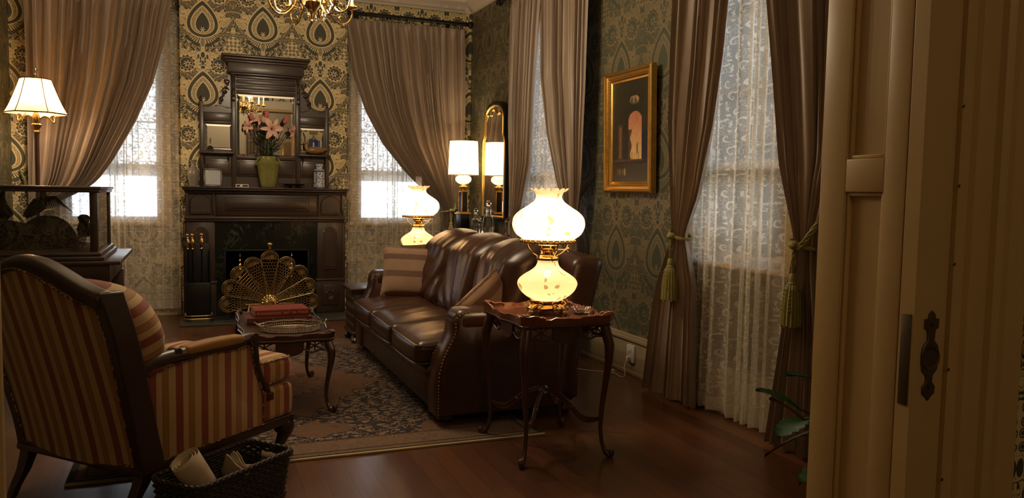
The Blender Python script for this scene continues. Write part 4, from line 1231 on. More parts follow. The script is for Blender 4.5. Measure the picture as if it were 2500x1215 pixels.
# ------------------------------------------------------------------ striped armchair
CH = thing('striped_armchair', 'red and gold striped wood-framed armchair seen from behind', 'armchair', (-0.436, 3.8445, 0), math.radians(-47.29))
def yb(z): return -0.215 * max(0, (z - 0.21) / 0.82) ** 1.15
def hw(z): return interp([(0.20, 0.392), (0.35, 0.386), (0.55, 0.396), (0.80, 0.415), (1.0, 0.400), (1.2, 0.39)], z)
def ztop(u): return 0.975 + 0.125 * (0.5 + 0.5 * math.cos(PI * min(1, abs(u) * 1.02))) ** 0.85
m = MB()
m.grid(lambda u, v: ((2 * u - 1) * (hw(.21 + v * (ztop(2 * u - 1) - .21)) - .03), yb(.21 + v * (ztop(2 * u - 1) - .03 - .21)) - 0.035 - 0.022 * (1 - (2 * u - 1) ** 2), .21 + v * (ztop(2 * u - 1) - .03 - .21)), 24, 20)
setuv(m, lambda p: (p[0] + 0.03, p[2])); m.build('outside_back', M['stripe'], CH, angle=180)
# frame of the back: two stiles and a serpentine crest rail, all one carved frame
m = MB()
for s in (-1, 1):
    post(m, [(z, s * (hw(z) - 0.008), yb(z) + 0.012, 0.027, 0.056) for z in [0.20 + i * 0.0785 for i in range(11)]])
vs = []; N = 36
for i in range(N + 1):
    u = -1 + 2 * i / N; z = ztop(u); c = (u * (hw(z) + 0.014), yb(z), z)
    for (dy, dz) in ((-.044, -.052), (-.056, -.010), (-.04, .012), (0.0, .016), (.038, .006), (.044, -.040)): vs.append((c[0], c[1] + dy, c[2] + dz))
fs = [(i * 6 + k, (i + 1) * 6 + k, (i + 1) * 6 + (k + 1) % 6, i * 6 + (k + 1) % 6) for i in range(N) for k in range(6)] + [tuple(range(6)), tuple(N * 6 + k for k in range(6))]
m.add(vs, fs)
m.box(-.405, .405, -.055, -.01, .195, .225, .008)
bevel_mod(m.build('back_frame', M['chairwood'], CH, angle=50), 0.008)
M['gimp'] = mat('braid_trim', rough=0.8, fn=lambda: {'Base Color': mixc(voro(coord(), 70) > 0.42, (0.42, 0.27, 0.12), (0.10, 0.03, 0.02))})
m = MB()
P = [(-(hw(z) - .032), yb(z) - .042, z) for z in [0.235 + i * .07 for i in range(11)]]
P += [(u * (hw(ztop(u)) - .035), yb(ztop(u)) - .05 - .018 * (1 - u * u), ztop(u) - .038) for u in [-1 + i / 10 for i in range(1, 20)]]
P += [((hw(z) - .032), yb(z) - .042, z) for z in [0.935 - i * .07 for i in range(11)]]
m.tube(P + [], 0.0045, 5, closed=True); m.build('back_piping', M['gimp'], CH)
# inside back and loose pillow
m = MB(); m.box(-.365, .365, -.03, .115, .42, .925, .035, m=8, k=3, fn=lambda u, v, w_, q: [q[0], q[1] + yb(q[2] + .71) + .02, q[2] - (0.0 if w_ < 0 else .04 * abs(u) ** 2)])
setuv(m, lambda p: (p[0] + .03, p[2])); m.build('inside_back', M['stripe'], CH, angle=180)
def bp(u, v, w_, q):
    b = (1 - u * u) * (1 - w_ * w_)
    z = q[2] + .76
    return [(q[0] + (.0 if q[0] < 0 else -.07 * max(0, w_))) * (1 - .05 * w_ * w_) + .055 + .012 * math.sin(4 * w_), q[1] + yb(z) + (0.05 * b if v > 0 else -.02 * b) + 0.004 * math.sin(7 * u + 5 * w_), q[2] + .02 * (1 - u * u) * w_]
m = MB(); m.box(-.345, .355, .04, .24, .545, .985, .09, m=10, k=5, fn=bp)
setuv(m, lambda p: (p[2] * 1.0 - p[1] * .35 - p[0] * 0.10, p[0])); m.build('back_pillow', M['stripe'], CH, angle=180)
# sides, arms
M['ochre'] = mat('gold_arm_pad_cloth', (0.36, 0.19, 0.055), 0.7)
for s in (-1, 1):
    poly = [(.02, .232), (.66, .232), (.66, .38), (.645, .43), (.612, .50), (.592, .58), (.585, .635), (.30, .648), (.10, .635), (-.04, .60), (-.01, .42)]
    m = MB(); m.prism(poly, s * .348, s * .396, 'x', 0.006)
    setuv(m, lambda p: (p[1] + .012, p[2])); m.build('side_panel', M['stripe'], CH, angle=50)
    m = MB(); x = s * .398
    m.tube([(x, -.015, .238), (x, .66, .238)], .004, 5); m.tube([(x, y, z) for y, z in poly[1:7]], .004, 5); m.tube([(x, y, z) for y, z in poly[6:10]], .004, 5); m.build('side_braid', M['gimp'], CH)
    m = MB()
    R = rope_pts([(s * .385, -.085, .625), (s * .385, .02, .662), (s * .382, .13, .672), (s * .378, .30, .668), (s * .376, .48, .668), (s * .376, .575, .676), (s * .376, .625, .672)], 30)
    m.tube(R, [.022 + .006 * math.sin(i / len(R) * 3) for i in range(len(R))], 10, flat=1.1)
    m.tube([(s * .350, .60, .668), (s * .404, .60, .668)], .032, 16)
    m.tube([(s * .346, .60, .668), (s * .408, .60, .668)], .014, 12)
    m.tube([(s * .352, .145, .688), (s * .406, .145, .688)], .018, 12)
    R = rope_pts([(s * .376, .612, .655), (s * .376, .622, .59), (s * .376, .632, .53), (s * .376, .655, .47), (s * .376, .695, .41), (s * .376, .715, .375)], 18)
    m.tube(R, [lerp(.024, .019, i / len(R)) for i in range(len(R))], 10)
    m.box(s * .376 - .024, s * .376 + .024, .69, .735, .345, .385, .006)
    m.build('arm_frame', M['chairwood'], CH, angle=50)
    m = MB(); m.box(s * .376 - .036, s * .376 + .036, .185, .535, .664, .705, .020, m=4, k=4, fn=lambda u, v, w_, q: [q[0], q[1], q[2] + .008 * (1 - v * v) * (w_ > 0)])
    m.build('arm_pad', M['ochre'], CH, angle=180)
def wrapuv(y1, xe):
    def f(p):
        if abs(p[0]) > xe - .02: return (math.copysign(xe, p[0]) + math.copysign(y1 - p[1], p[0]), p[2])
        return (p[0], p[1] + p[2])
    return f
m = MB(); m.box(-.346, .346, -.02, .66, .232, .42); m.box(-.392, .392, .645, .885, .232, .412, .035, m=8, k=4, fn=lambda u, v, w_, q: [q[0], q[1] + .012 * (1 - w_ * w_) * (v > 0), q[2]])
setuv(m, wrapuv(.885, .392)); m.build('seat_deck', M['stripe'], CH, angle=60)
m = MB(); cr = lambda u, v, w_, q: [q[0], q[1], q[2] + .022 * (1 - u * u) * (1 - v * v) * (w_ > 0)]
m.box(-.335, .335, .03, .70, .408, .535, .045, m=8, k=4, fn=cr); m.box(-.390, .390, .655, .893, .412, .550, .045, m=8, k=4, fn=cr)
setuv(m, wrapuv(.893, .390)); m.build('seat_cushion', M['stripe'], CH, angle=180)
m = MB()
for zz in (.537, .425): m.tube([(-.384, .66, zz), (-.384, .86, zz), (-.36, .888, zz), (.36, .888, zz), (.384, .86, zz), (.384, .66, zz)], .0045, 5)
m.build('cushion_piping', M['gimp'], CH)
m = MB(); m.box(-.392, -.355, -.02, .89, .190, .234, .01); m.box(.355, .392, -.02, .89, .190, .234, .01); m.box(-.392, .392, .855, .892, .186, .234, .01)
for s in (-1, 1): m.tube([(s * .394, 0, .237), (s * .394, .885, .237)], .0035, 5)
m.build('seat_rail', M['chairwood'], CH)
for s in (-1, 1):
    m = MB(); post(m, [(0.0, s * .352, -.115, .017, .017), (.05, s * .353, -.092, .019, .019), (.11, s * .360, -.05, .023, .023), (.17, s * .368, -.022, .026, .028), (.22, s * .370, -.01, .026, .032)])
    bevel_mod(m.build('rear_leg', M['chairwood'], CH), .006)
    pts, rad = cab_leg(.185, s * .3, 1.0, .036, .045, .012); rad = [r * 1.25 for r in rad]
    m = MB(); m.tube([(s * .345 + p[0], .835 + p[1], p[2]) for p in pts], rad, 14); m.ball((s * .358, .885, .03), (.026, .028, .020), 12, 8)
    m.build('front_leg', M['chairwood'], CH)
m = MB(); m.grid(lambda u, v: ((2 * u - 1) * .33, .04 + v * .78, .188 - .075 * math.sin(PI * u) ** .8 * math.sin(PI * (0.15 + .85 * v)) ** .7), 14, 14); m.build('sagging_dust_cover', M['lining'], CH, angle=180)

# ------------------------------------------------------------------ magazine basket
BK = thing('wicker_basket', 'dark wicker magazine basket beside the striped armchair', 'basket', (0.125, 3.578, 0), math.radians(-47.29))
def rr_pt(a, hx, hy, r):
    """rounded rectangle by arc parameter"""
    per = [2 * (hy - r), PI / 2 * r, 2 * (hx - r), PI / 2 * r] * 2; tot = sum(per); s = (a % 1) * tot
    cx = [(hx, -(hy - r), PI / 2, None), (hx - r, hy - r, 0, 1), (hx - r, hy, PI, None), (-(hx - r), hy - r, PI / 2, 1), (-hx, hy - r, -PI / 2, None), (-(hx - r), -(hy - r), PI, 1), (-(hx - r), -hy, 0, None), (hx - r, -(hy - r), -PI / 2, 1)]
    for L, (x, y, an, arc) in zip(per, cx):
        if s <= L:
            if arc: t_ = an + s / r; return (x + r * math.cos(t_), y + r * math.sin(t_))
            return (x + s * math.cos(an), y + s * math.sin(an))
        s -= L
    return (hx, 0)
m = MB(); NS = 120
for j in range(15):
    z = 0.010 + j * 0.0128; f = j / 15
    pts = []
    for i in range(NS):
        x, y = rr_pt(i / NS, .118 + .018 * f, .262 + .02 * f, .05); k = 1 + 0.020 * math.sin(i * PI / 2 * 1.0 + (j % 2) * PI)
        end = abs(x) < .055 and j in (10, 11, 12)
        pts.append((x * k, y * k, z if not end else -0.0))
    # leave the hand-holes open in both ends
    if j in (10, 11, 12):
        run = []
        for p in pts + pts[:1]:
            if abs(p[0]) < .052 and abs(p[1]) > .2:
                if len(run) > 2: m.tube(run, .0066, 5)
                run = []
            else: run.append(p)
        if len(run) > 2: m.tube(run, .0066, 5)
    else: m.tube(pts, .0066, 5, closed=True)
m.build('woven_wall', M['wicker'], BK, angle=180)
m = MB()
for i in range(30):
    x, y = rr_pt(i / 30, .118, .262, .05)
    if abs(x) < .05 and abs(y) > .2: m.tube([(x, y, .005), (x * 1.1, y * 1.05, .125)], .004, 5)
    else: m.tube([(x, y, .005), (x * 1.15, y * 1.075, .2)], .004, 5)
m.build('stake', M['wicker'], BK)
m = MB(); m.tube([(*rr_pt(i / 60, .139, .284, .05), .205) for i in range(60)], .011, 8, closed=True); m.tube([(*rr_pt(i / 60, .120, .264, .05), .008) for i in range(60)], .010, 8, closed=True); m.build('rim', M['wicker'], BK)
m = MB(); m.box(-.115, .115, -.258, .258, .004, .012); m.build('base', M['wicker'], BK)
def bk(x, y, z):
    a = math.radians(-47.29); return (0.125 + x * math.cos(a) - y * math.sin(a), 3.578 + x * math.sin(a) + y * math.cos(a), z)
def folded(name, label, loc, rot, w_, h_, gap, n=5):
    """a newspaper folded over into a soft U, its leaves fanning inside"""
    t = thing(name, label, 'newspaper', loc); t.rotation_euler = rot
    m = MB()
    for k in range(n):
        g = gap * (1 - k / n * 0.75); 
        def f(u, v):
            a = PI * u
            return (w_ * (v - .5) * (1 - .02 * k), -g * math.cos(a) * (0.35 + .65 * (1 - v)) + .003 * math.sin(9 * v + k), -h_ * .5 + (h_ * (1 - .03 * k)) * abs(math.cos(a)) ** 0.55)
        m.grid(f, 24, 8)
    o = m.build('sheets', M['paper'], t, angle=180)
    s = o.modifiers.new('s', 'SOLIDIFY'); s.thickness = 0.0025
    return t
def rolled(name, label, loc, rot, r, L, turns=3.5, mt='paper', cat='newspaper'):
    t = thing(name, label, cat, loc); t.rotation_euler = rot
    m = MB(); m.grid(lambda u, v: ((r * (.35 + .65 * u)) * math.cos(turns * 2 * PI * u), (r * (.35 + .65 * u)) * math.sin(turns * 2 * PI * u) * .8, (v - .5) * L), int(turns * 18), 3)
    o = m.build('sheets', M[mt], t, angle=180); s = o.modifiers.new('s', 'SOLIDIFY'); s.thickness = 0.002
    return t
R3 = math.radians
rolled('folded_newspaper', 'large curled newspaper sticking up at the left of the basket', bk(.01, -.175, .20), (R3(-16), R3(-24), R3(60)), .078, .19, 3.3)
folded('folded_newspaper', 'thin folded newspaper next to the large curled one', bk(.045, .0, .155), (R3(8), R3(34), R3(-50)), .13, .17, .018, 3)
folded('folded_newspaper', 'flat newspaper fold wedged in the middle of the basket', bk(.02, .045, .14), (R3(10), R3(38), R3(-48)), .13, .17, .014, 3)
rolled('rolled_magazine', 'rolled pale magazine lying in the middle of the basket', bk(.03, .10, .135), (R3(70), R3(0), R3(-70)), .028, .17, 3.2, 'paper_w', 'magazine')
t = thing('paperback_booklet', 'tan booklet lying flat toward the right of the basket', 'booklet', bk(0, .16, .12), R3(-20)); MB().box(-.085, .085, -.04, .04, -.012, .012, .002).build('pages', M['paper'], t)
MB().box(-.087, .087, -.042, .042, .012, .0145).build('cover', mat('tan_card', (0.45, 0.28, 0.12), .6), t, smooth=False)

# ------------------------------------------------------------------ books and silver tray on the coffee table
ZT = 0.4955
M['book_red'] = mat('red_book_cloth', (0.26, 0.035, 0.022), 0.5); M['book_dk'] = mat('maroon_book_jacket', (0.115, 0.022, 0.018), 0.35)
M['foil'] = mat('pale_lettering', (0.75, 0.60, 0.48), 0.45); M['foil_dim'] = mat('dim_lettering', (0.30, 0.13, 0.10), 0.5)
def book(name, label, cx, cy_, w_, d, z0, th, mt, rz, texts):
    t = thing(name, label, 'book', (cx, cy_, z0), rz)
    m = MB(); m.box(-w_ / 2, w_ / 2, -d / 2, d / 2, 0, .003, .001); m.box(-w_ / 2, w_ / 2, -d / 2, d / 2, th - .003, th, .001); m.box(-w_ / 2, w_ / 2, -d / 2, -d / 2 + .003, 0, th, .001)
    m.build('cover', M[mt], t)
    MB().box(-w_ / 2 + .004, w_ / 2 - .004, -d / 2 + .003, d / 2 - .004, .003, th - .003).build('page_block', M['paper_w'], t, smooth=False)
    for (s, x, z, sz, mm, sx) in texts:
        c = bpy.data.curves.new('lettering', 'FONT'); c.body = s; c.size = sz; c.extrude = .0003; c.align_x = 'CENTER'; c.align_y = 'CENTER'; c.space_character = 1.12
        c.materials.append(M[mm])
        f = bpy.data.objects.new('tmp', c); COL.objects.link(f)
        me = bpy.data.meshes.new_from_object(f); bpy.data.objects.remove(f)
        me.transform(Matrix.Translation((x, -d / 2 - .0006, z)) @ Matrix.Rotation(PI / 2, 4, 'X') @ Matrix.Diagonal((sx, 1, 1, 1)))
        me.materials.clear(); me.materials.append(M[mm])
        o = bpy.data.objects.new('spine_lettering', me); COL.objects.link(o); o.parent = t
    return t
book('maroon_book', 'thick maroon book at the bottom of the coffee-table stack', .535, 5.585, .425, .29, ZT, .042, 'book_dk', R3(3), [('Cosmopolitan', .025, .024, .026, 'foil', .95), ('World Atlas', .135, .027, .017, 'foil', .85), ('Rand McNally', -.115, .021, .019, 'foil_dim', .95), ('O', -.185, .021, .024, 'foil_dim', 1)])
book('red_book', 'red clothbound book on top of the coffee-table stack', .555, 5.61, .355, .25, ZT + .042, .045, 'book_red', R3(4), [('ROMANESQUE  ART  IN  ITALY', .0, .022, .0215, 'foil', 1.0), ('|', -.163, .022, .024, 'foil', 1), ('|', .163, .022, .024, 'foil', 1)])
t = thing('silver_gallery_tray', 'oval pierced silver tray on the coffee table', 'tray', (.585, 5.19, ZT), R3(4))
A_, B_ = .185, .145
m = MB(); m.lathe([(0, .004), (.9, .004), (1.0, .006), (1.0, .002), (0, .002)], 72, fn=lambda r, z, a: (r, z)); m.v = [(x * A_, y * B_, z) for x, y, z in m.v]; m.build('tray_plate', M['silver'], t)
m = MB()
for k in range(84):
    a = k / 84 * 2 * PI
    m.tube([(A_ * math.cos(a), B_ * math.sin(a), .004), (A_ * 1.05 * math.cos(a), B_ * 1.05 * math.sin(a), .036)], .0022, 4)
for f, z, r in ((1.0, .005, .003), (1.025, .020, .0018), (1.055, .038, .004)):
    m.tube([(A_ * f * math.cos(a), B_ * f * math.sin(a), z + (.002 * math.sin(12 * a) if z > .03 else 0)) for a in [i / 90 * 2 * PI for i in range(90)]], r, 6, closed=True)
m.build('pierced_gallery', M['silver'], t)
for s in (-1, 1):
    MB().tube(rope_pts([(s * A_ * 1.04, -.04, .036), (s * A_ * 1.16, -.03, .050), (s * A_ * 1.2, 0, .056), (s * A_ * 1.16, .03, .050), (s * A_ * 1.04, .04, .036)], 16), .0045, 6).build('handle', M['silver'], t)
for k in range(4):
    a = k * PI / 2 + .8; MB().ball((A_ * math.cos(a) * .93, B_ * math.sin(a) * .93, .003), (.008, .008, .003), 8, 6).build('foot', M['silver'], t)

# ------------------------------------------------------------------ chimney piece
FM = thing('fireplace_mantel', 'dark carved wooden fireplace mantel with arched frieze panels', 'mantelpiece', (0.76, 9.0, 0))
m = MB()
m.box(-.085, 1.61, 8.86, 9.10, 1.362, 1.388, .008, k=3); m.box(-.10, 1.625, 8.84, 9.10, 1.386, 1.402, .006, k=3); m.box(-.07, 1.60, 8.90, 9.10, 1.335, 1.364, .012, k=3)
m.build('mantel_shelf', M['walnut'], FM, world=True)
m = MB(); m.box(-.06, 1.585, 8.955, 9.10, 1.085, 1.34)
m.box(.24, 1.29, 8.935, 8.96, 1.10, 1.325, .006); m.box(.33, 1.20, 8.925, 8.94, 1.15, 1.29, .008); m.box(.36, 1.17, 8.918, 8.93, 1.175, 1.268, .006)
m.box(-.075, 1.60, 8.925, 9.0, 1.055, 1.09, .01, k=3); m.box(-.065, 1.59, 8.938, 9.0, 1.035, 1.056, .006)
for x0, x1 in ((-.05, .225), (1.30, 1.575)):
    c = (x0 + x1) / 2; w_ = .105
    m.prism([(c - w_, 1.11), (c + w_, 1.11)] + [(c + w_ * math.cos(q), 1.23 + w_ * .85 * math.sin(q)) for q in [i * PI / 12 for i in range(13)]], 8.932, 8.957, 'y', .006)
    for s in (-1, 1): m.prism([(c + s * .118, 1.335), (c + s * .136, 1.335), (c + s * .136, 1.10), (c + s * .118, 1.16)], 8.915, 8.957, 'y', .004)
    for k in range(9): m.box(c - .09 + k * .0205, c - .078 + k * .0205, 8.928, 8.945, 1.115, 1.155, .002)
m.build('frieze', M['walnut'], FM, world=True)
for x0, x1 in ((-.055, .228), (1.295, 1.58)):
    m = MB(); c = (x0 + x1) / 2
    m.box(x0, x1, 8.965, 9.10, .38, 1.04, .004); m.box(x0 - .012, x1 + .012, 8.945, 9.10, 0.02, .385, .006); m.box(x0 - .02, x1 + .02, 8.93, 9.10, .375, .40, .006)
    w_ = .062
    pl = lambda w_, z0, z1: [(c - w_, z0), (c + w_, z0), (c + w_, z1)] + [(c + w_ * math.cos(q), z1 + w_ * math.sin(q)) for q in [i * PI / 10 for i in range(1, 10)]] + [(c - w_, z1)]
    m.prism(pl(.078, .50, .90), 8.955, 8.967, 'y', .005); m.prism(pl(.058, .53, .88), 8.948, 8.957, 'y', .004)
    m.box(c - .085, c + .085, 8.936, 8.947, .10, .33, .005)
    m.at((c, 8.936, .215), rx=PI / 2); m.lathe([(0, .012), (.012, .010), (.016, .004), (.03, .008), (.034, .002), (.052, .006), (.058, 0)], 28); m.at()
    m.box(x0 - .03, x0, 8.99, 9.10, .02, 1.04, .01) if x0 < .5 else m.box(x1, x1 + .03, 8.99, 9.10, .02, 1.04, .01)
    m.build('pilaster', M['walnut_z'], FM, world=True)
m = MB(); m.box(.228, .33, 8.985, 9.10, 0.02, 1.036).box(1.20, 1.295, 8.985, 9.10, 0.02, 1.036).box(.33, 1.20, 8.985, 9.10, .72, 1.036)
m.build('marble_surround', M['marble'], FM, world=True, smooth=False)
m = MB(); m.box(.325, 1.205, 8.978, 8.986, .712, .73, .002); m.box(.322, .336, 8.978, 8.986, .02, .73, .002); m.box(1.194, 1.208, 8.978, 8.986, .02, .73, .002); m.build('iron_edge', M['black'], FM, world=True)
struct('floor_hearth', MB().box(-.12, 1.66, 8.46, 9.10, 0.0, .018, .004), M['slate'])

# overmantel
OM = thing('overmantel', 'dark wooden mirrored cabinet top with shelves and heavy cornice above the mantel', 'overmantel', (0.76, 9.05, 1.402))
m = MB()
W_ = lambda *a, **k: m.box(*a, **k)
m.box(.085, 1.435, 9.06, 9.10, 1.402, 1.745)                       # lower back board
m.box(.42, 1.10, 9.06, 9.10, 1.745, 2.62)                          # centre board
m.box(.10, .42, 9.065, 9.10, 1.78, 2.20); m.box(1.10, 1.42, 9.065, 9.10, 1.78, 2.20)
# crest of the wings
for c, s in ((.26, 1), (1.26, -1)):
    P = [(c - .155, 2.19), (c + .155, 2.19), (c + .155, 2.25), (c + s * .02 + .09, 2.245), (c + .06, 2.262), (c + .02, 2.27), (c - .02, 2.255), (c - .06, 2.262), (c - .11, 2.235), (c - .155, 2.25)]
    m.prism(P, 9.06, 9.095, 'y', .004)
m.build('back_board', M['walnut'], OM, world=True)
for x in (.085, 1.395):
    m = MB(); m.box(x, x + .04, 9.035, 9.10, 1.402, 2.30, .004)
    m.lathe([(0, .065), (.008, .06), (.004, .05), (.013, .04), (.016, .028), (.008, .012), (.018, .004), (.022, 0), (0, 0)], 14, c=(x + .02, 9.068, 2.30))
    m.build('turned_post', M['walnut_z'], OM, world=True)
for x in (.405, 1.075):
    m = MB(); m.box(x, x + .045, 9.025, 9.10, 1.402, 2.62, .004)
    m.lathe([(.012, 0), (.017, .01), (.013, .02), (.013, .07), (.019, .08), (.013, .09), (.013, .16), (.020, .17), (.012, .185), (.022, .21), (.012, .235)], 14, c=(x + .0225, 8.995, 2.36))
    m.box(x + .004, x + .041, 8.975, 9.03, 2.32, 2.36, .006)
    m.build('turned_post', M['walnut_z'], OM, world=True)
m = MB()
m.box(.40, 1.125, 8.99, 9.10, 2.595, 2.62, .005); m.box(.37, 1.15, 8.965, 9.10, 2.615, 2.725, .006)
m.box(.345, 1.175, 8.945, 9.10, 2.72, 2.745, .008, k=3); m.box(.325, 1.195, 8.925, 9.10, 2.742, 2.775, .012, k=3); m.box(.305, 1.215, 8.905, 9.10, 2.772, 2.80, .008, k=3)
m.build('cornice', M['walnut'], OM, world=True)
m = MB()
for z in (2.40, 2.455, 2.51, 2.565): m.box(.455, 1.07, 9.045, 9.062, z, z + .046, .006)
m.build('grooved_panel', M['walnut'], OM, world=True)
MB().box(.455, 1.07, 9.04, 9.062, 1.705, 1.735, .005).build('mirror_rail', M['walnut'], OM, world=True)
for x0, x1 in ((.135, .40), (.455, .755), (.765, 1.07), (1.125, 1.39)):
    m = MB(); m.box(x0, x1, 9.045, 9.062, 1.52, 1.70, .004); m.box(x0 + .02, x1 - .02, 9.036, 9.048, 1.54, 1.68, .008)
    m.build('raised_panel', M['walnut'], OM, world=True)
for x0, x1 in ((.13, .40), (1.12, 1.39)):
    m = MB(); m.box(x0, x1, 9.05, 9.067, 2.10, 2.19, .006); m.box(x0, x1, 9.06, 9.067, 2.07, 2.12, .003); m.build('wing_panel', M['walnut'], OM, world=True)
for x0, x1 in ((.075, .43), (1.09, 1.445)):
    m = MB(); m.box(x0, x1, 8.965, 9.07, 1.752, 1.776, .007, k=3)
    m.build('side_shelf', M['walnut'], OM, world=True)
    c = (x0 + x1) / 2
    m = MB()
    for s in (-1, 1): m.prism([(0, 1.75), (-.07, 1.75), (-.05, 1.72), (-.03, 1.70), (-.012, 1.66), (0, 1.64)][::1], c + s * .12 - .008, c + s * .12 + .008, 'x'); 
    m.v = [(x, 9.06 + y if abs(y) < 1 else y, z) for x, y, z in m.v]
    m.build('shelf_bracket', M['walnut'], OM, world=True)
# pierced scroll brackets either side of the centre
for s, x in ((1, .40), (-1, 1.125)):
    m = MB()
    for (cx, cz, r, a0, tr) in ((-.055, 2.42, .045, 0.4, 1.4), (-.03, 2.53, .032, 2.4, 1.3), (-.09, 2.33, .032, 1.2, 1.2)):
        pts = [(x + s * (cx + r * (1 - q / 14) * math.cos(a0 + q * tr * .45)), 9.075, cz + r * (1 - q / 14) * math.sin(a0 + q * tr * .45)) for q in range(13)]
        m.tube(pts, .0075, 6)
    m.prism([(x, 2.60), (x - s * .02, 2.60), (x - s * .045, 2.50), (x - s * .05, 2.46), (x - s * .10, 2.40), (x - s * .115, 2.33), (x - s * .14, 2.27), (x, 2.25)], 9.082, 9.092, 'y')
    for k in range(6): m.ball((x - s * (.03 + .015 * k), 9.08, 2.50 - .04 * k), (.016, .01, .02), 8, 6)
    m.build('scroll_bracket', M['walnut'], OM, world=True)
def bev_mirror(x0, x1, z0, z1, y, b, parent, name='mirror'):
    m = MB()
    vs = [(x0, y, z0), (x1, y, z0), (x1, y, z1), (x0, y, z1), (x0 + b, y - .004, z0 + b), (x1 - b, y - .004, z0 + b), (x1 - b, y - .004, z1 - b), (x0 + b, y - .004, z1 - b), (x0, y + .004, z0), (x1, y + .004, z0), (x1, y + .004, z1), (x0, y + .004, z1)]
    m.add(vs, [(4, 5, 6, 7), (0, 1, 5, 4), (1, 2, 6, 5), (2, 3, 7, 6), (3, 0, 4, 7), (0, 8, 9, 1), (1, 9, 10, 2), (2, 10, 11, 3), (3, 11, 8, 0), (8, 11, 10, 9)])
    return m.build(name, M['mirror'], parent, world=True, smooth=False)
bev_mirror(.464, 1.062, 1.738, 2.398, 9.056, .022, OM); bev_mirror(.144, .405, 1.803, 2.065, 9.061, .018, OM); bev_mirror(1.124, 1.385, 1.803, 2.065, 9.061, .018, OM)

# ------------------------------------------------------------------ mantel ornaments
Z1 = 1.402
M['celadon'] = mat('olive_glazed_stoneware', rough=0.22, fn=lambda: {'Base Color': mixc(noise(coord(), 25, 3), (0.14, 0.145, 0.035), (0.30, 0.29, 0.10))}, Coat_Weight=0.5)
t = thing('ribbed_vase', 'olive green ribbed vase holding pink lilies on the mantel', 'vase', (.772, 8.925, Z1))
m = MB(); m.lathe([(0, .006), (.072, .004), (.078, .012), (.086, .06), (.100, .15), (.118, .25), (.122, .262), (.108, .275), (.092, .295), (.082, .32), (.084, .335), (.078, .338), (.074, .32), (.08, .28), (.07, .1), (0, .02)], 72, fn=lambda r, z, a: (r * (1 + (.035 * math.cos(24 * a) if .02 < z < .25 and r > .075 else 0)), z))
m.build('vase_body', M['celadon'], t)
for s in (-1, 1): MB().tube(rope_pts([(s * .084, -.01, .325), (s * .105, -.01, .305), (s * .128, -.01, .262), (s * .118, -.01, .245)], 12), [.007, .010, .008, .006], 7).build('handle', M['celadon'], t)
M['petal'] = mat('pink_lily_petal', rough=0.5, fn=lambda: {'Base Color': mixc(noise(coord(), 22, 2), (0.88, 0.46, 0.38), (0.95, 0.74, 0.60))}, Subsurface_Weight=0.0)
M['bud'] = mat('rosy_bud', (0.62, 0.20, 0.18), 0.5)
M['leaf_dk'] = mat('dark_green_leaf', (0.028, 0.055, 0.018), 0.4)
M['anther'] = mat('rust_anther', (0.25, 0.07, 0.02), 0.7)
def leafblade(m, p, d, L, w_, droop=0.3, n=7):
    p = Vector(p); d = Vector(d).normalized(); s = d.cross(Vector((0, 0, 1)));
    s = s.normalized() if s.length > .05 else Vector((1, 0, 0)); up = s.cross(d)
    vs = []; fs = []
    for i in range(n + 1):
        f = i / n; c = p + d * L * f - Vector((0, 0, 1)) * droop * L * f * f; ww = w_ * math.sin(PI * (0.06 + .94 * f)) ** .8
        if i == n: ww = .0008
        vs += [tuple(c - s * ww + up * ww * .25), tuple(c), tuple(c + s * ww + up * ww * .25)]
    for i in range(n):
        for k in (0, 1): fs.append((i * 3 + k, i * 3 + k + 1, i * 3 + 4 + k, i * 3 + 3 + k))
    m.add(vs, fs)
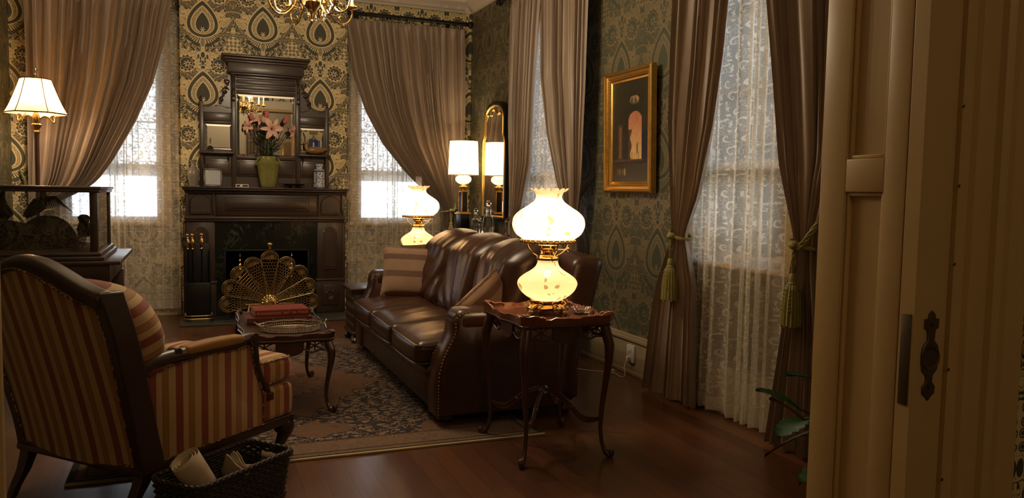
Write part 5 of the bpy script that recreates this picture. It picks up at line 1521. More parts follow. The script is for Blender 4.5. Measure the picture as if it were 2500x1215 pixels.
def lily(label, c, d, r, openness, base=(.772, 8.925, Z1 + .30), name='pink_lily', bud=False):
    t = thing(name, label, 'flower', base)
    c = Vector(c); d = Vector(d).normalized(); a = d.orthogonal().normalized(); b = d.cross(a)
    m = MB()
    if bud:
        for k in range(5):
            an = k * 2 * PI / 5
            m.tube([c, c + d * r * .3 + (a * math.cos(an) + b * math.sin(an)) * r * .16, c + d * r * .8 + (a * math.cos(an) + b * math.sin(an)) * r * .15, c + d * r * 1.25 + (a * math.cos(an) + b * math.sin(an)) * r * .10 * (1 + openness)], [r * .06, r * .16, r * .15, r * .03], 8)
    else:
        for k in range(6):
            an = k * PI / 3 + .3; o = a * math.cos(an) + b * math.sin(an); s = d.cross(o)
            vs = []; n = 8
            for i in range(n + 1):
                f = i / n; p = c + o * r * (.06 + openness * f ** 1.1) + d * r * (.62 * f ** .8 - .55 * openness * f ** 2.6)
                ww = r * (.17 if k % 2 else .24) * math.sin(PI * min(1, .08 + .9 * f)) ** .7
                if i == n: ww = .001
                cup = o * ww * .0 + d * ww * .45
                vs += [tuple(p - s * ww + cup), tuple(p - s * ww * .5 + cup * .2), tuple(p), tuple(p + s * ww * .5 + cup * .2), tuple(p + s * ww + cup)]
            fs = [(i * 5 + q, i * 5 + q + 1, i * 5 + 6 + q, i * 5 + 5 + q) for i in range(n) for q in range(4)]
            m.add(vs, fs)
    o_ = m.build('petals', M['bud' if bud else 'petal'], t, world=True, angle=180)
    if not bud:
        sm = o_.modifiers.new('s', 'SOLIDIFY'); sm.thickness = .0015
        m = MB()
        for k in range(5):
            an = k * 2 * PI / 5; e = c + d * r * .7 + (a * math.cos(an) + b * math.sin(an)) * r * .16
            m.tube([c, e], .0012, 4); m.ball(tuple(e), (.004, .004, .006), 6, 5)
        m.build('stamens', M['anther'], t, world=True)
    b0 = Vector(base); m = MB(); off = Vector(((c.x - b0.x) * .25, (c.y - b0.y) * .4, 0))
    m.tube(rope_pts([tuple(b0 + off * .6 - Vector((0, 0, .06))), tuple(b0 + off + Vector((0, 0, .05))), tuple(lerp(b0 + off, c, .6) + Vector((0, 0, .02))), tuple(c - d * .004)], 12), .0035, 6)
    m.build('stem', M['leaf_dk'], t, world=True)
    return t
bx, by, bz = .772, 8.905, Z1 + .33
lily('open pink lily at the far left of the mantel bouquet', (.585, 8.895, 2.05), (-.7, -.55, .12), .105, .75)
lily('wide open pink lily facing forward in the middle of the bouquet', (.80, 8.855, 2.03), (.12, -.95, -.05), .125, .95)
lily('open pink lily rising at the top left of the bouquet', (.70, 8.905, 2.10), (-.15, -.6, .7), .105, .75)
lily('half open pink lily on the right, above the duck', (.985, 8.885, 2.02), (.85, -.45, -.15), .115, .65)
lily('closed rosy lily bud topping the bouquet', (.755, 8.905, 2.14), (.02, -.1, 1), .075, .2, name='lily_bud', bud=True)
lily('fat rosy lily bud at the right of the bouquet', (.935, 8.895, 2.085), (.45, -.2, 1), .085, .3, name='lily_bud', bud=True)
lily('rosy lily bud at the upper left of the bouquet', (.615, 8.905, 2.10), (-.25, -.1, 1), .075, .2, name='lily_bud', bud=True)
m = MB(); rd = random.Random(5)
for k in range(46):
    a = rd.uniform(0, 2 * PI); el = rd.uniform(.25, 1.4); z = rd.uniform(-.02, .22); q = rd.uniform(.02, .06) + z * .25
    leafblade(m, (bx + q * math.cos(a), by + q * math.sin(a) * .6, bz + z), (math.cos(a), math.sin(a) * .7, el), rd.uniform(.10, .17), rd.uniform(.009, .015), rd.uniform(.1, .5))
for k in range(9):
    a = k * .7; m.tube([(bx + .03 * math.cos(a), by + .03 * math.sin(a), bz - .04), (bx + .09 * math.cos(a), by + .05 * math.sin(a), bz + .24)], .0035, 5)
tag(m.build('lily_foliage', M['leaf_dk'], angle=180), 'dark green lily leaves spraying from the ribbed vase', 'foliage', kind='stuff')

M['dusky'] = mat('grey_brown_porcelain', rough=0.3, fn=lambda: {'Base Color': mixc(noise(coord(), 14, 4), (0.13, 0.11, 0.095), (0.34, 0.31, 0.26))})
t = thing('porcelain_vase', 'grey baluster vase at the left end of the mantel', 'vase', (.022, 8.985, Z1))
m = MB(); m.lathe([(0, .004), (.036, .002), (.038, .01), (.044, .04), (.058, .10), (.062, .14), (.052, .175), (.030, .20), (.022, .225), (.024, .245), (.038, .272), (.034, .276), (.018, .25), (0, .22)], 36); m.build('vase_body', M['dusky'], t)
for s in (-1, 1): MB().tube(rope_pts([(s * .022, 0, .235), (s * .042, 0, .228), (s * .045, 0, .205), (s * .030, 0, .192)], 12), .005, 6).build('handle', M['dusky'], t)
t = thing('photo_frame', 'dark framed black-and-white photograph on the mantel', 'picture frame', (.215, 9.0, Z1)); t.rotation_euler = (R3(-10), 0, R3(4))
m = MB(); m.box(-.098, .098, -.006, .008, 0, .022, .004); m.box(-.098, .098, -.006, .008, .178, .20, .004); m.box(-.098, -.076, -.006, .008, .022, .178, .004); m.box(.076, .098, -.006, .008, .022, .178, .004); m.build('frame', M['walnut'], t)
M['photo'] = mat('old_photograph', rough=0.3, fn=lambda: {'Base Color': mixc(nclamp(noise(coord(), 26, 4, .65) * 5 - 2.9), (0.012, 0.009, 0.009), (0.30, 0.25, 0.22))})
MB().box(-.078, .078, -.001, .004, .02, .18).build('photograph', M['photo'], t, smooth=False)
MB().box(-.02, .02, .006, .012, .01, .15).build('easel_back', M['walnut'], t)
t = thing('trinket_box', 'small low white and black box left of the green vase', 'box', (.505, 8.97, Z1)); MB().box(-.066, .066, -.03, .03, 0, .032, .003).build('box_body', M['white'], t)
m = MB(); m.box(-.058, -.022, -.0318, -.029, .008, .026, .001); m.box(.004, .058, -.0318, -.029, .008, .026, .001); m.build('dark_inlay', M['black'], t)
t = thing('footed_dish', 'blackened bronze footed dish of pale shells on the mantel', 'dish', (1.045, 8.98, Z1))
m = MB(); m.lathe([(0, .010), (.03, .008), (.042, 0), (.046, .004), (.034, .014), (.06, .022), (.105, .034), (.125, .046), (.118, .048), (.06, .032), (0, .028)], 40); m.v = [(x, y * .62, z) for x, y, z in m.v]; m.build('dish_body', M['pewter'], t)
for s in (-1, 1): MB().tube(rope_pts([(s * .115, 0, .044), (s * .145, 0, .060), (s * .158, 0, .046), (s * .135, 0, .035)], 10), .005, 6).build('handle', M['pewter'], t)
M['shell'] = mat('pale_shell', (0.62, 0.55, 0.47), 0.35); rd = random.Random(8)
sh0 = None
for k, (x, y) in enumerate(((-.06, .0), (-.025, .015), (.005, -.015), (.035, .012), (.065, -.005), (-.045, -.02))):
    lab = ['leftmost pale shell in the bronze dish', 'pale shell second from the left in the bronze dish', 'pale shell at the front middle of the bronze dish', 'pale shell right of middle in the bronze dish', 'rightmost pale shell in the bronze dish', 'pale shell at the front left of the bronze dish'][k]
    m = MB(); m.lathe([(0, .014), (.010, .011), (.016, .004), (.012, 0), (0, 0)], 14, fn=lambda r, z, a: (r * (1 + .1 * math.cos(7 * a)), z))
    o = tag(m.build('sea_shell', M['shell']), lab, 'shell', 'pale shells in the bronze dish'); o.location = (1.045 + x, 8.98 + y, Z1 + .0325); o.rotation_euler = (0, 0, k)
def bw_fn():
    x, y, z = sep(coord()); an = mth('ARCTAN2', y, x)
    P = comb(an * .06, z)
    d = (noise(P, 60, 3) > 0.53)
    b = nmax(under(nabs(z - .008), .008), nmax(under(nabs(z - .192), .006), under(nabs(nsin(an * 3)), .12)))
    return {'Base Color': mixc(nclamp(nmax(d * .8, b)), (0.62, 0.66, 0.70), (0.03, 0.06, 0.22))}
t = thing('ginger_jar', 'blue and white hexagonal lidded jar at the right of the mantel', 'jar', (1.315, 8.955, Z1))
M['bluewhite'] = mat('blue_white_porcelain', rough=0.15, fn=bw_fn)
m = MB(); m.lathe([(0, 0), (.066, 0), (.066, .02), (.060, .024), (.060, .185), (.064, .19), (.062, .20), (.045, .215), (.034, .218), (0, .218)], 6); m.build('jar_body', M['bluewhite'], t, angle=20)
m = MB(); m.lathe([(.034, .214), (.034, .25), (.042, .252), (.042, .262), (.036, .272), (.0, .274)], 24); m.build('lid', M['bluewhite'], t, angle=30)
# on the two little side shelves
t = thing('glass_bell', 'small clear glass bell on the left shelf of the overmantel', 'bell', (.19, 8.998, 1.776))
m = MB(); m.lathe([(.036, 0), (.032, .02), (.026, .045), (.018, .055), (.006, .060), (.006, .072), (.010, .08), (.007, .09), (.011, .11), (.008, .135), (0, .142)], 28); m.build('bell_body', M['crystal'], t)
t = thing('duck_ornament', 'brown carved duck on the right shelf of the overmantel', 'ornament', (1.27, 9.0, 1.776)); t.scale = (1.05, 1, 1.05)
M['duck'] = mat('burnished_brown_wood', rough=0.25, fn=lambda: {'Base Color': mixc(noise(scale(coord(), (3, 10, 10)), 6, 3), (0.16, 0.075, 0.02), (0.36, 0.19, 0.06))}, Coat_Weight=.4)
m = MB()
def duckb(u, v):
    a = 2 * PI * u; x = -.10 + .235 * v; e = math.sin(PI * min(1, max(.0, v))) ** .55
    r = .045 * e * (1 - .35 * v) + .001; zc = .046 + .018 * max(0, v - .6) * 2.2
    return (x, r * math.cos(a) * .95, max(.001, zc + r * math.sin(a)))
m.grid(duckb, 20, 18, cu=True)
m.tube(rope_pts([(-.075, 0, .055), (-.088, 0, .085), (-.082, 0, .108)], 8), [.024, .022, .019, .017, .016], 12)
m.ball((-.090, 0, .118), (.026, .021, .021), 14, 10)
m.build('duck_body', M['duck'], t, angle=180)
m = MB(); m.box(-.142, -.105, -.010, .010, .106, .115, .004); m.build('bill', M['gilt'], t)

# ------------------------------------------------------------------ fan fire screen, andirons, tools
FS = thing('fan_fire_screen', 'brass peacock-fan fire screen in front of the fireplace', 'fire screen', (0.755, 8.60, 0.018))
Cx, Cz = .755, .215
angs = [math.radians(a) for a in (-2, 21, 43.5, 66, 90, 114, 136.5, 159, 182)]
for i, a in enumerate(angs):
    L = .50 if i != 4 else .53; yy = 8.60 - (.012 if i % 2 else 0.0) - (.012 if i == 4 else 0)
    ex = lambda r, s: (Cx + r * math.cos(a) - s * math.sin(a), yy, Cz + r * math.sin(a) + s * math.cos(a))
    hw_ = lambda r: .018 + .078 * (r / .44)
    m = MB()
    # bright edge: two sides and a round lobe
    lobe = .088; rc = L - lobe
    out = [(0.06, -hw_(.06)), (rc, -lobe * .97)] + [(rc + lobe * math.cos(q), lobe * math.sin(q)) for q in [-PI / 2 + k * PI / 14 for k in range(1, 14)]] + [(rc, lobe * .97), (.06, hw_(.06))]
    m.tube([ex(r, s) for r, s in out], .0055, 7)
    m.tube([ex(rc, -lobe * .9), ex(rc + .004, 0), ex(rc, lobe * .9)], .0035, 5)
    # spokes of the lobe
    for k in range(15):
        q = -PI / 2 + .1 + k * (PI - .2) / 14
        m.tube([ex(rc + .014 * math.cos(q), .014 * math.sin(q)), ex(rc + .076 * math.cos(q), .076 * math.sin(q))], .0032, 4)
    m.tube([ex(rc + .014 * math.cos(q), .014 * math.sin(q)) for q in [k * PI / 4 for k in range(8)]], .003, 5, closed=True)
    m.tube([ex(rc + .072 * math.cos(q), .072 * math.sin(q)) for q in [-PI / 2 + k * PI / 12 for k in range(13)]], .006, 4)
    # brick-pattern mesh of the blade
    nr = 11
    for j in range(nr):
        r0 = .085 + j * (rc - .09) / nr; h_ = hw_(r0)
        m.tube([ex(r0, -h_), ex(r0, h_)], .0036, 4)
    for k in range(13):
        s = -1 + k / 6
        for j in range(nr):
            if (j + k) % 2: continue
            r0 = .085 + j * (rc - .09) / nr; r1 = .085 + (j + 1.15) * (rc - .09) / nr
            m.tube([ex(r0, s * hw_(r0) * .97), ex(min(r1, rc), s * hw_(r1) * .97)], .0040, 4)
    m.build('fan_blade', M['brass_old'], FS, world=True)
m = MB(); m.at((Cx, 8.572, Cz - .01), rx=PI / 2)
m.lathe([(0, .035), (.02, .034), (.05, .028), (.075, .016), (.088, .0), (.086, -.004)], 60, fn=lambda r, z, a: (r * (1 + .03 * math.cos(20 * a)), z + .003 * math.cos(20 * a) * (r > .02))); m.build('ribbed_boss', M['brass'], FS, world=True)
m = MB(); m.lathe([(.01, 0), (.012, .015), (.006, .02), (.018, .03), (.010, .04)], 18, c=(Cx, 8.59, Cz + .53)); m.build('finial_neck', M['brass'], FS, world=True)
m = MB(); m.ball((Cx, 8.59, Cz + .595), .029, 16, 10); m.build('finial', M['brass'], FS, world=True)
m = MB(); m.box(Cx - .25, Cx + .25, 8.585, 8.62, Cz - .042, Cz - .022, .006)
for s in (-1, 1): m.tube(rope_pts([(Cx + s * .20, 8.60, Cz - .03), (Cx + s * .22, 8.55, .12), (Cx + s * .24, 8.50, .05), (Cx + s * .24, 8.48, .026)], 12), .010, 8); m.tube(rope_pts([(Cx + s * .20, 8.60, Cz - .03), (Cx + s * .21, 8.65, .12), (Cx + s * .22, 8.70, .026)], 10), .010, 8)
m.build('stand', M['brass_old'], FS, world=True)
for x, lab in ((.478, 'left brass-topped andiron behind the fan screen'), (1.015, 'right brass-topped andiron behind the fan screen')):
    t = thing('andiron', lab, 'andiron', (x, 8.93, .018))
    m = MB(); m.lathe([(.016, 0), (.016, .40), (.03, .41), (.03, .42), (.018, .43), (.022, .46), (.034, .475), (.040, .50), (.030, .525), (.014, .54), (.020, .55), (.010, .565), (.009, .59), (.013, .60), (.007, .61), (.006, .64), (.009, .645), (.003, .665), (0, .69)], 24); m.build('brass_finial', M['brass'], t)
    m = MB(); m.tube(rope_pts([(0, -.02, .14), (-.06, -.03, .06), (-.10, -.03, .006)], 10), .012, 6); m.tube(rope_pts([(0, -.02, .14), (.06, -.03, .06), (.10, -.03, .006)], 10), .012, 6); m.box(-.012, .012, 0, .36, .10, .125, .003); m.box(-.012, .012, .33, .36, 0.0, .11); m.build('iron_legs', M['black'], t)
t = thing('fire_tool_stand', 'black stand beside the fireplace holding brass-handled fire tools', 'fire tool stand', (.06, 8.72, .018))
m = MB()
m.tube([(*rr_pt(i / 40, .135, .075, .06), .028) for i in range(40)], .010, 8, closed=True); m.tube([(*rr_pt(i / 40, .135, .075, .06), .060) for i in range(40)], .007, 8, closed=True)
m.prism([rr_pt(i / 40, .13, .07, .06) for i in range(40)], 0.0, .026, 'z', .004)
for sx in (-1, 1):
    for sy in (-1, 1): m.ball((sx * .125, sy * .05, .07), .011, 10, 8)
m.build('base_tray', M['brass_old'], t)
m = MB(); m.box(-.115, .115, .03, .05, .02, .80, .008); m.box(-.12, -.105, -.05, .05, .02, .74, .004); m.box(.105, .12, -.05, .05, .02, .74, .004); m.box(-.115, .115, -.055, -.04, .02, .40, .006); m.tube(rope_pts([(-.11, 0, .74), (-.15, 0, .80), (-.135, 0, .86), (-.10, 0, .80)], 12), .007, 6)
m.build('black_panel', M['black'], t)
for x, hh, nm, lab in ((-.098, .925, 'fire_poker', 'leftmost brass-handled fire tool'), (-.052, .925, 'fire_tongs', 'brass-handled fire tool in the middle of the stand'), (.035, .93, 'ash_shovel', 'rightmost brass-handled fire tool')):
    q = thing(nm, lab, 'fire tool', (.06 + x, 8.73, .04)); zz = hh - .04 - .17
    m = MB(); m.lathe([(.008, 0), (.014, .006), (.009, .015), (.011, .03), (.019, .055), (.021, .075), (.014, .10), (.008, .115), (.013, .122), (.008, .13), (0, .131)], 18, c=(0, 0, zz)); m.ball((0, 0, zz + .148), .019, 14, 10); m.build('handle', M['brass'], q)
    m = MB(); m.tube([(0, 0, .02), (0, 0, zz + .005)], .006, 8); m.box(-.02, .02, -.004, .004, .0, .09, .003); m.build('shaft', M['black'], q)

# ------------------------------------------------------------------ glass display case on its table
t = thing('case_table', 'dark polished table at the left under the glass display case', 'table', (-1.05, 5.90, 0))
m = MB(); m.box(-1.66, -.405, 5.36, 6.42, .915, .938, .005); m.build('table_top', M['walnut'], t, world=True)
m = MB(); m.box(-1.60, -.47, 5.42, 5.45, .80, .915, .003); m.box(-1.60, -.47, 6.33, 6.36, .80, .915, .003); m.box(-.50, -.47, 5.45, 6.33, .80, .915, .003); m.box(-1.60, -1.57, 5.45, 6.33, .80, .915, .003); m.build('apron', M['walnut'], t, world=True)
for x, y in ((-.52, 5.45), (-1.56, 5.45), (-1.56, 6.33), (-.50, 6.33)):
    m = MB(); m.box(x - .04, x + .04, y - .035, y + .035, .42, .80, .006); m.lathe([(.03, 0), (.034, .01), (.022, .03), (.03, .06), (.038, .10), (.030, .15), (.022, .19), (.034, .22), (.04, .27), (.03, .33), (.024, .36), (.036, .38), (.036, .42)], 20, c=(x, y, 0)); m.build('leg', M['walnut_z'], t, world=True)
DC = thing('display_case', 'glass display case with a dark wooden frame and stuffed birds inside', 'display case', (-1.10, 5.83, .938))
x0, x1, y0, y1 = -1.62, -.53, 5.41, 6.24
m = MB(); m.box(x0 - .03, x1 + .035, y0 - .035, y1 + .03, .938, .965, .006); m.box(x0 - .015, x1 + .018, y0 - .018, y1 + .015, .963, .990, .010, k=3); m.build('plinth', M['walnut'], DC, world=True)
m = MB(); m.box(x0 - .012, x1 + .012, y0 - .012, y1 + .012, 1.352, 1.372, .004); m.box(x0 - .02, x1 + .022, y0 - .022, y1 + .02, 1.370, 1.388, .006, k=3); m.build('lid', M['walnut'], DC, world=True)
for x in (x0 + .022, x1 - .022):
    for y in (y0 + .022, y1 - .022):
        MB().box(x - .022, x + .022, y - .022, y + .022, .988, 1.354, .003).build('corner_post', M['walnut_z'], DC, world=True)
m = MB(); m.box(x0 + .04, x1 - .04, y0 + .010, y0 + .014, .988, 1.354); m.build('glass_pane', M['thin_glass'], DC, world=True, smooth=False)
MB().box(x1 - .014, x1 - .010, y0 + .04, y1 - .04, .988, 1.354).build('glass_pane', M['thin_glass'], DC, world=True, smooth=False)
MB().box(x0 + .04, x1 - .04, y1 - .014, y1 - .010, .988, 1.354).build('glass_pane', M['thin_glass'], DC, world=True, smooth=False)
MB().box(x0 + .03, x1 - .03, y0 + .03, y1 - .03, .989, .999).build('case_floor', mat('pale_sand', (0.60, 0.48, 0.28), .9, fn=lambda: {'Normal': bump(noise(coord(), 90, 2), .5, .004)}), DC, world=True, smooth=False)
M['rockm'] = mat('brown_mock_rock', rough=.95, fn=lambda: {'Base Color': mixc(noise(coord(), 18, 4), (0.06, 0.038, 0.024), (0.18, 0.12, 0.07))})
rd = random.Random(4)
m = MB()
def rock(cx, cy_, rx, ry, rz, s):
    m.grid(lambda u, v: (cx + rx * math.cos(2 * PI * u) * math.cos(v * PI / 2) * (1 + .1 * math.sin(7 * u * PI * 2 * 0.3 + s)), cy_ + ry * math.sin(2 * PI * u) * math.cos(v * PI / 2), .999 + rz * math.sin(v * PI / 2) * (1 + .12 * math.sin(6 * PI * u + s) * math.cos(v * PI / 2))), 20, 8, cu=True)
rock(-.86, 5.75, .17, .14, .20, 1); rock(-1.12, 5.75, .26, .18, .17, 2); rock(-1.38, 5.8, .18, .15, .16, 3)
tag(m.build('mock_rockwork', M['rockm'], angle=180), 'brown mound of mock rocks inside the glass display case', 'rockwork')
M['drygrass'] = mat('dried_moss', rough=1.0, fn=lambda: {'Base Color': mixc(noise(coord(), 40, 3), (0.22, 0.14, 0.08), (0.55, 0.40, 0.25))})
m = MB()
for k in range(1500):
    x = rd.uniform(-1.56, -.62); y = rd.uniform(5.48, 5.70); zz = rd.uniform(0, .16 + .05 * math.sin(x * 9)) * (1 if x < -.72 else .5)
    d = Vector((rd.uniform(-1, 1), rd.uniform(-1, .3), rd.uniform(-.2, 1))).normalized() * rd.uniform(.02, .045)
    p = Vector((x, y, 1.0 + zz)); q = p + d; mid = (p + q) / 2 + Vector((rd.uniform(-.01, .01), 0, rd.uniform(0, .012)))
    m.tube([p, mid, q], .0018, 3, cap=False)
tag(m.build('dried_moss', M['drygrass']), 'tangled dry brown moss along the front of the display case', 'moss', kind='stuff')
M['feather'] = mat('dark_brown_plumage', rough=.7, fn=lambda: {'Base Color': mixc(noise(scale(coord(), (20, 20, 60)), 3, 3), (0.028, 0.019, 0.014), (0.09, 0.06, 0.04))})
def bird(label, loc, rz, k, body, neck, wing=None):
    t = thing('stuffed_bird', label, 'stuffed bird', loc, rz)
    m = MB(); m.tube(body[0], body[1], 14); m.tube(neck[0], neck[1], 12)
    m.v = [tuple(c * k for c in p) for p in m.v]; m.build('body', M['feather'], t, angle=180)
    if wing:
        m = MB()
        for q in range(13):
            f = q / 12; b = Vector(wing[0]).lerp(Vector(wing[1]), f) + Vector((0, 0, .03 * math.sin(f * PI)))
            leafblade(m, b * k, (.25 + .35 * f, -.1, -.75 + .25 * f), (.05 + .015 * math.sin(f * 3)) * k, .009 * k, .1, 4)
        m.tube([Vector(wing[0]) * k, (Vector(wing[0]).lerp(Vector(wing[1]), .5) + Vector((0, 0, .03))) * k, Vector(wing[1]) * k], [.02 * k, .014 * k, .005 * k], 8)
        m.build('spread_wing', M['feather'], t)
    m = MB()
    for s in (-1, 1): m.tube([(s * .018 * k, 0, .03 * k), (s * .02 * k, 0, -.03 * k)], .003 * k, 5)
    m.build('leg', M['feather'], t)
    return t
bird('stuffed bird with head drawn up, at the left of the display case', (-1.06, 5.62, 1.17), 0.2, 1.0, ([(.03, 0, .02), (0, 0, .05), (-.015, 0, .10), (-.01, 0, .13)], [.03, .045, .036, .026]), ([(-.01, 0, .125), (-.005, 0, .155), (0, 0, .178), (.004, -.004, .205)], [.024, .016, .011, .003]))
bird('stuffed bird with one wing stretched right, in the middle of the display case', (-.865, 5.66, 1.185), 0.0, 1.0, ([(-.09, 0, .01), (-.05, 0, .05), (-.01, 0, .09), (.01, 0, .11)], [.016, .036, .045, .028]), ([(.005, 0, .11), (.012, 0, .14), (.008, 0, .158), (-.005, -.004, .18)], [.026, .021, .018, .004]), ((.02, -.01, .12), (.135, -.02, .075)))
bird('small crouching stuffed bird at the far left of the display case', (-1.30, 5.60, 1.16), 2.9, .8, ([(-.08, 0, .02), (0, 0, .04), (.06, 0, .05)], [.012, .035, .026]), ([(.06, 0, .05), (.08, 0, .075), (.11, 0, .07)], [.022, .022, .003]))
bird('round-headed small stuffed bird at the right end of the display case', (-.655, 5.86, 1.06), 1.2, .9, ([(0, 0, .0), (0, 0, .05), (0, 0, .10)], [.035, .048, .035]), ([(0, 0, .10), (0, 0, .14), (0, 0, .16)], [.03, .042, .02]))

# ------------------------------------------------------------------ lamp with the panelled shade
t = thing('floor_lamp', 'tall lamp with a six-panel glowing amber shade by the left drape', 'lamp', (-1.30, 8.35, 0))
m = MB(); m.lathe([(0, .03), (.14, .03), (.15, .02), (.15, 0), (0, 0)], 32); m.lathe([(.14, .03), (.10, .05), (.04, .07), (.03, .10), (.045, .13), (.025, .16)], 32); m.build('base', M['pewter'], t)
m = MB(); m.lathe([(.022, .15), (.018, .2), (.020, 1.80), (.024, 1.86)], 20); m.build('column', M['mahog_dk'], t)
m = MB(); m.lathe([(.022, 1.85), (.030, 1.87), (.022, 1.885), (.040, 1.92), (.044, 1.935), (.026, 1.95), (.034, 1.97), (.03, 2.02), (.012, 2.06), (.006, 2.30), (.006, 2.36)], 24)
for a in (0.2, PI + .2, PI / 2 + .2, 1.5 * PI + .2):
    c, s_ = math.cos(a), math.sin(a)
    P = [(.03, 1.99), (.06, 2.015), (.10, 2.0), (.135, 1.96), (.15, 1.985), (.14, 2.02), (.115, 2.015), (.112, 1.995)]
    m.tube(rope_pts([(r * c, r * s_, z) for r, z in P], 30), .0085, 7)
m.build('scroll_arms', M['gilt'], t)
m = MB()
def hexs(u, v):
    a = 2 * PI * u + .35; n6 = 6; k = math.cos(PI / n6) / math.cos(((a) % (2 * PI / n6)) - PI / n6)
    r = lerp(.255, .125, v ** .82) * (0.35 + .65 * k); return (r * math.cos(a), r * math.sin(a), 2.035 + v * .31 + .012 * math.sin(6 * (a)) * (1 - v) * 0)
m.grid(hexs, 72, 10, cu=True); m.build('panel_shade', M['panel_shade'], t, angle=25)
m = MB()
for k in range(6):
    a = k * PI / 3; m.tube([hexs(((a - .35) / (2 * PI)) % 1, v) for v in (0, .25, .5, .75, 1)], .004, 5)
m.tube([hexs(i / 72, 0) for i in range(72)], .006, 5, closed=True); m.tube([hexs(i / 72, 1) for i in range(72)], .005, 5, closed=True); m.build('shade_ribs', M['mahog_dk'], t)
m = MB(); m.lathe([(.01, 2.34), (.022, 2.355), (.018, 2.37), (.010, 2.385), (.014, 2.40), (.022, 2.425), (.020, 2.44), (.006, 2.435), (0, 2.43)], 18); m.build('finial', M['silver'], t)
m = MB(); m.ball((0, 0, 2.15), (.03, .03, .04), 12, 8); m.build('bulb', M['bulb'], t)
point_lamp('lamp_light', (0, -.04, 2.20), 5.5, WARM, .05, t)
point_lamp('lamp_light', (0, .08, 2.03), 22, WARM, .05, t)

# ------------------------------------------------------------------ console, column lamp, decanters, tall mirror
t = thing('console_cabinet', 'dark narrow cabinet behind the sofa carrying the column lamp', 'cabinet', (2.96, 8.30, 0))
MB().box(2.73, 3.14, 7.72, 8.98, .93, .955, .006).build('top', M['walnut'], t, world=True)
MB().box(2.76, 3.13, 7.76, 8.94, .07, .93, .003).build('carcass', M['walnut'], t, world=True)
for y0_, y1_ in ((7.78, 8.345), (8.355, 8.92)):
    d = MB().box(2.742, 2.76, y0_, y1_, .10, .91, .004).build('door', M['walnut'], t, world=True)
    MB().ball((2.732, 8.32 if y0_ < 8 else 8.38, .52), .014, 10, 8).build('knob', M['brass_old'], d); d.children[0].data.transform(Matrix.Translation((-2.96, -8.30, 0)))
MB().box(2.75, 3.13, 7.75, 8.95, 0, .07, .003).build('plinth', M['walnut'], t, world=True)
t = thing('column_lamp', 'black and gold column lamp with a glowing drum shade', 'table lamp', (2.905, 8.68, .955), R3(12))
m = MB(); m.box(-.062, .062, -.062, .062, 0, .02, .003); m.box(-.055, .055, -.055, .055, .02, .185, .002); m.build('plinth', M['black'], t)
m = MB(); m.box(-.072, .072, -.072, .072, .185, .20, .004); m.box(-.06, .06, -.06, .06, .20, .212, .004)
for sx in (-1, 1):
    for sy in (-1, 1): m.box(sx * .035 - .005, sx * .035 + .005, sy * .035 - .005, sy * .035 + .005, .21, .445, .001)
m.box(-.042, .042, -.042, .042, .44, .455, .003)
m.lathe([(.030, .455), (.034, .47), (.044, .49), (.052, .50), (.05, .508), (.03, .512), (.022, .53)], 24, fn=lambda r, z, a: (r * (1 + .12 * abs(math.sin(4 * a)) * (.47 < z < .505)), z))
for k in range(8): m.ball((.048 * math.cos(k * PI / 4), .048 * math.sin(k * PI / 4), .492), .012, 8, 6)
m.lathe([(.008, .6), (.008, .95)], 8)
m.build('gilt_mounts', M['gold'], t)
MB().box(-.035, .035, -.035, .035, .212, .442, .002).build('shaft', M['black'], t)
MB().lathe([(.03, .53), (.06, .54), (.088, .565), (.093, .588), (.086, .612), (.06, .628), (.03, .63)], 32).build('reflector_bowl', M['drum'], t, angle=180)
m = MB(); m.lathe([(.176, .635), (.160, 1.02)], 56); m.build('drum_shade', M['drum'], t, angle=180)
m = MB()
for r, z in ((.176, .635), (.160, 1.02)): m.tube([(r * math.cos(a), r * math.sin(a), z) for a in [i / 48 * 2 * PI for i in range(48)]], .003, 5, closed=True)
m.build('shade_trim', M['gilt'], t)
MB().ball((0, 0, .80), (.03, .03, .045), 12, 8).build('bulb', M['bulb'], t)
point_lamp('lamp_light', (0, 0, .86), 13, WARM, .05, t)
for (x, y, k, lab, kind) in ((2.935, 8.33, 1.0, 'shorter crystal decanter with a round ball stopper', 0), (3.01, 8.12, 1.12, 'taller crystal decanter beside the foot of the tall mirror', 1), (2.90, 8.10, .85, 'cut-glass decanter in front of the taller one', 2)):
    t = thing('crystal_decanter', lab, 'decanter', (x, y, .955))
    if kind == 0: P = [(0, .002), (.052, .002), (.056, .02), (.055, .11), (.048, .135), (.02, .155), (.017, .19), (.030, .20), (.028, .206), (.014, .2)]; st = .235
    elif kind == 1: P = [(0, .002), (.050, .002), (.052, .02), (.050, .14), (.042, .16), (.028, .17), (.028, .22), (.034, .226), (.028, .24), (.020, .25), (.024, .26), (.014, .255)]; st = .285
    else: P = [(0, .002), (.05, .002), (.056, .03), (.05, .10), (.03, .13), (.018, .15), (.028, .165), (.014, .16)]; st = .185
    m = MB(); m.lathe([(r * k, z * k) for r, z in P], 24, fn=lambda r, z, a: (r * (1 + .04 * math.cos(12 * a) * (.02 < z < .14)), z)); m.build('decanter_body', M['crystal'], t, angle=25)
    m = MB(); m.lathe([(.010 * k, st * k - .05 * k), (.013 * k, st * k - .028 * k)], 12); m.ball((0, 0, st * k), (.030 * k, .030 * k, .030 * k) if kind < 2 else (.02, .02, .024), 10, 8); m.build('stopper', M['crystal'], t, angle=20)

